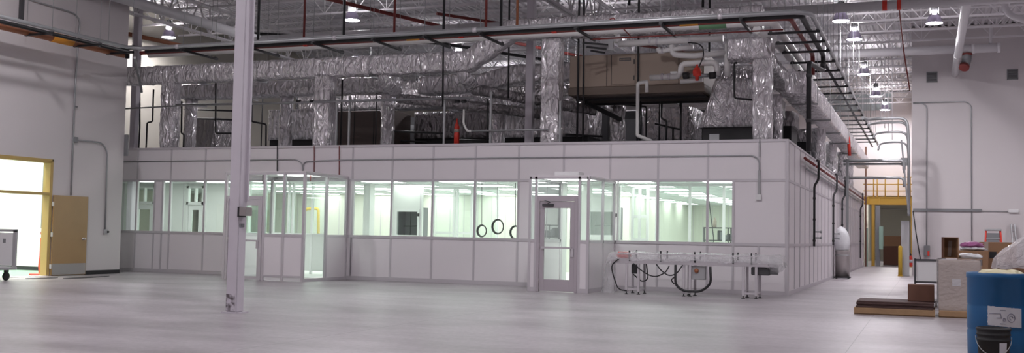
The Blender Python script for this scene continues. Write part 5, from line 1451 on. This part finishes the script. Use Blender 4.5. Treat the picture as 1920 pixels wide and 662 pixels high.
# pail
pc = V((.585, 11.28, .126))
t = thing('pail', 'black plastic pail with wire handle before the blue drum', 'bucket', pc)
MB().lathe(pc, [(.125, 0), (.13, .01), (.143, .26), (.152, .265), (.152, .275), (.145, .28), (.147, .31), (.155, .315), (.155, .325), (.148, .33), (.15, .36), (.157, .365), (.157, .38), (.14, .385), (.13, .365), (0, .365)], 36).build('pail_body', M['rubber'], t)
m = MB(); m.tube([(pc.x + .158 * math.cos(q), pc.y - .158 * abs(math.sin(q)) , pc.z + .30 - .17 * math.sin(q)) for q in [math.pi * k / 16 for k in range(17)]], .004, 6)
m.build('wire_handle', M['galv'], t)
vs = []
for k in range(9):
    a = math.radians(-72 + 4 * k)
    for z in (.07, .25): vs.append((pc.x + (.129 + .014 * z / .26 + .002) * math.cos(a), pc.y + (.129 + .014 * z / .26 + .002) * math.sin(a), pc.z + z))
MB().add(vs, [(2 * k, 2 * k + 2, 2 * k + 3, 2 * k + 1) for k in range(8)], True).build('paper_label', M['paper'], t)
# film covered load at the right edge
pallet('wooden pallet under the film covered load', .82, 2.2, 14.9, 16.0, 0, .13)
carton('cardboard_box', 'brown carton under a cover of plastic film at the right edge', .85, 1.9, 15.0, 15.95, .133, 1.06, 'kraft')
m = MB(); vs = []; nx, ny = 40, 26
for i in range(nx + 1):
    for j in range(ny + 1):
        u, v_ = i / nx, j / ny
        x = .80 + 1.2 * u; y = 14.95 + 1.05 * v_
        hgt = 1.07 + .42 * min(1, u / .42) ** .8 * (1 - .25 * max(0, u - .42))
        z = hgt + .02 * noise.noise(V((x * 9, y * 3, 0))) + .012 * noise.noise(V((x * 25, y * 8, 2)))
        if j == 0: z = 1.0 + .02 * noise.noise(V((x * 6, 0, 5)))
        if i == 0: z = min(z, .98)
        vs.append((x, y, z))
fs = [(i * (ny + 1) + j, (i + 1) * (ny + 1) + j, (i + 1) * (ny + 1) + j + 1, i * (ny + 1) + j + 1) for i in range(nx) for j in range(ny)]
m.add(vs, fs, True)
one('plastic_cover', m, film_mat('dense plastic film', .72, (.72, .68, .70)), 'sloping crumpled plastic cover over the right edge carton', 'plastic sheet')

# ------------------------------------------------------------------ world and view
w = bpy.data.worlds.new('world'); SC.world = w; w.use_nodes = True
w.node_tree.nodes['Background'].inputs[0].default_value = (.9, .88, .92, 1)
w.node_tree.nodes['Background'].inputs[1].default_value = .05
SC.view_settings.view_transform = 'Standard'
SC.view_settings.look = 'None'
SC.view_settings.exposure = .42
SC.view_settings.gamma = 1
SC.view_settings.use_curve_mapping = False
SC.cycles.max_bounces = 8
SC.cycles.diffuse_bounces = 4
SC.cycles.glossy_bounces = 4
SC.cycles.transparent_max_bounces = 24
SC.cycles.sample_clamp_indirect = 6
SC.cycles.caustics_reflective = False
SC.cycles.caustics_refractive = False
SC.cycles.use_denoising = True
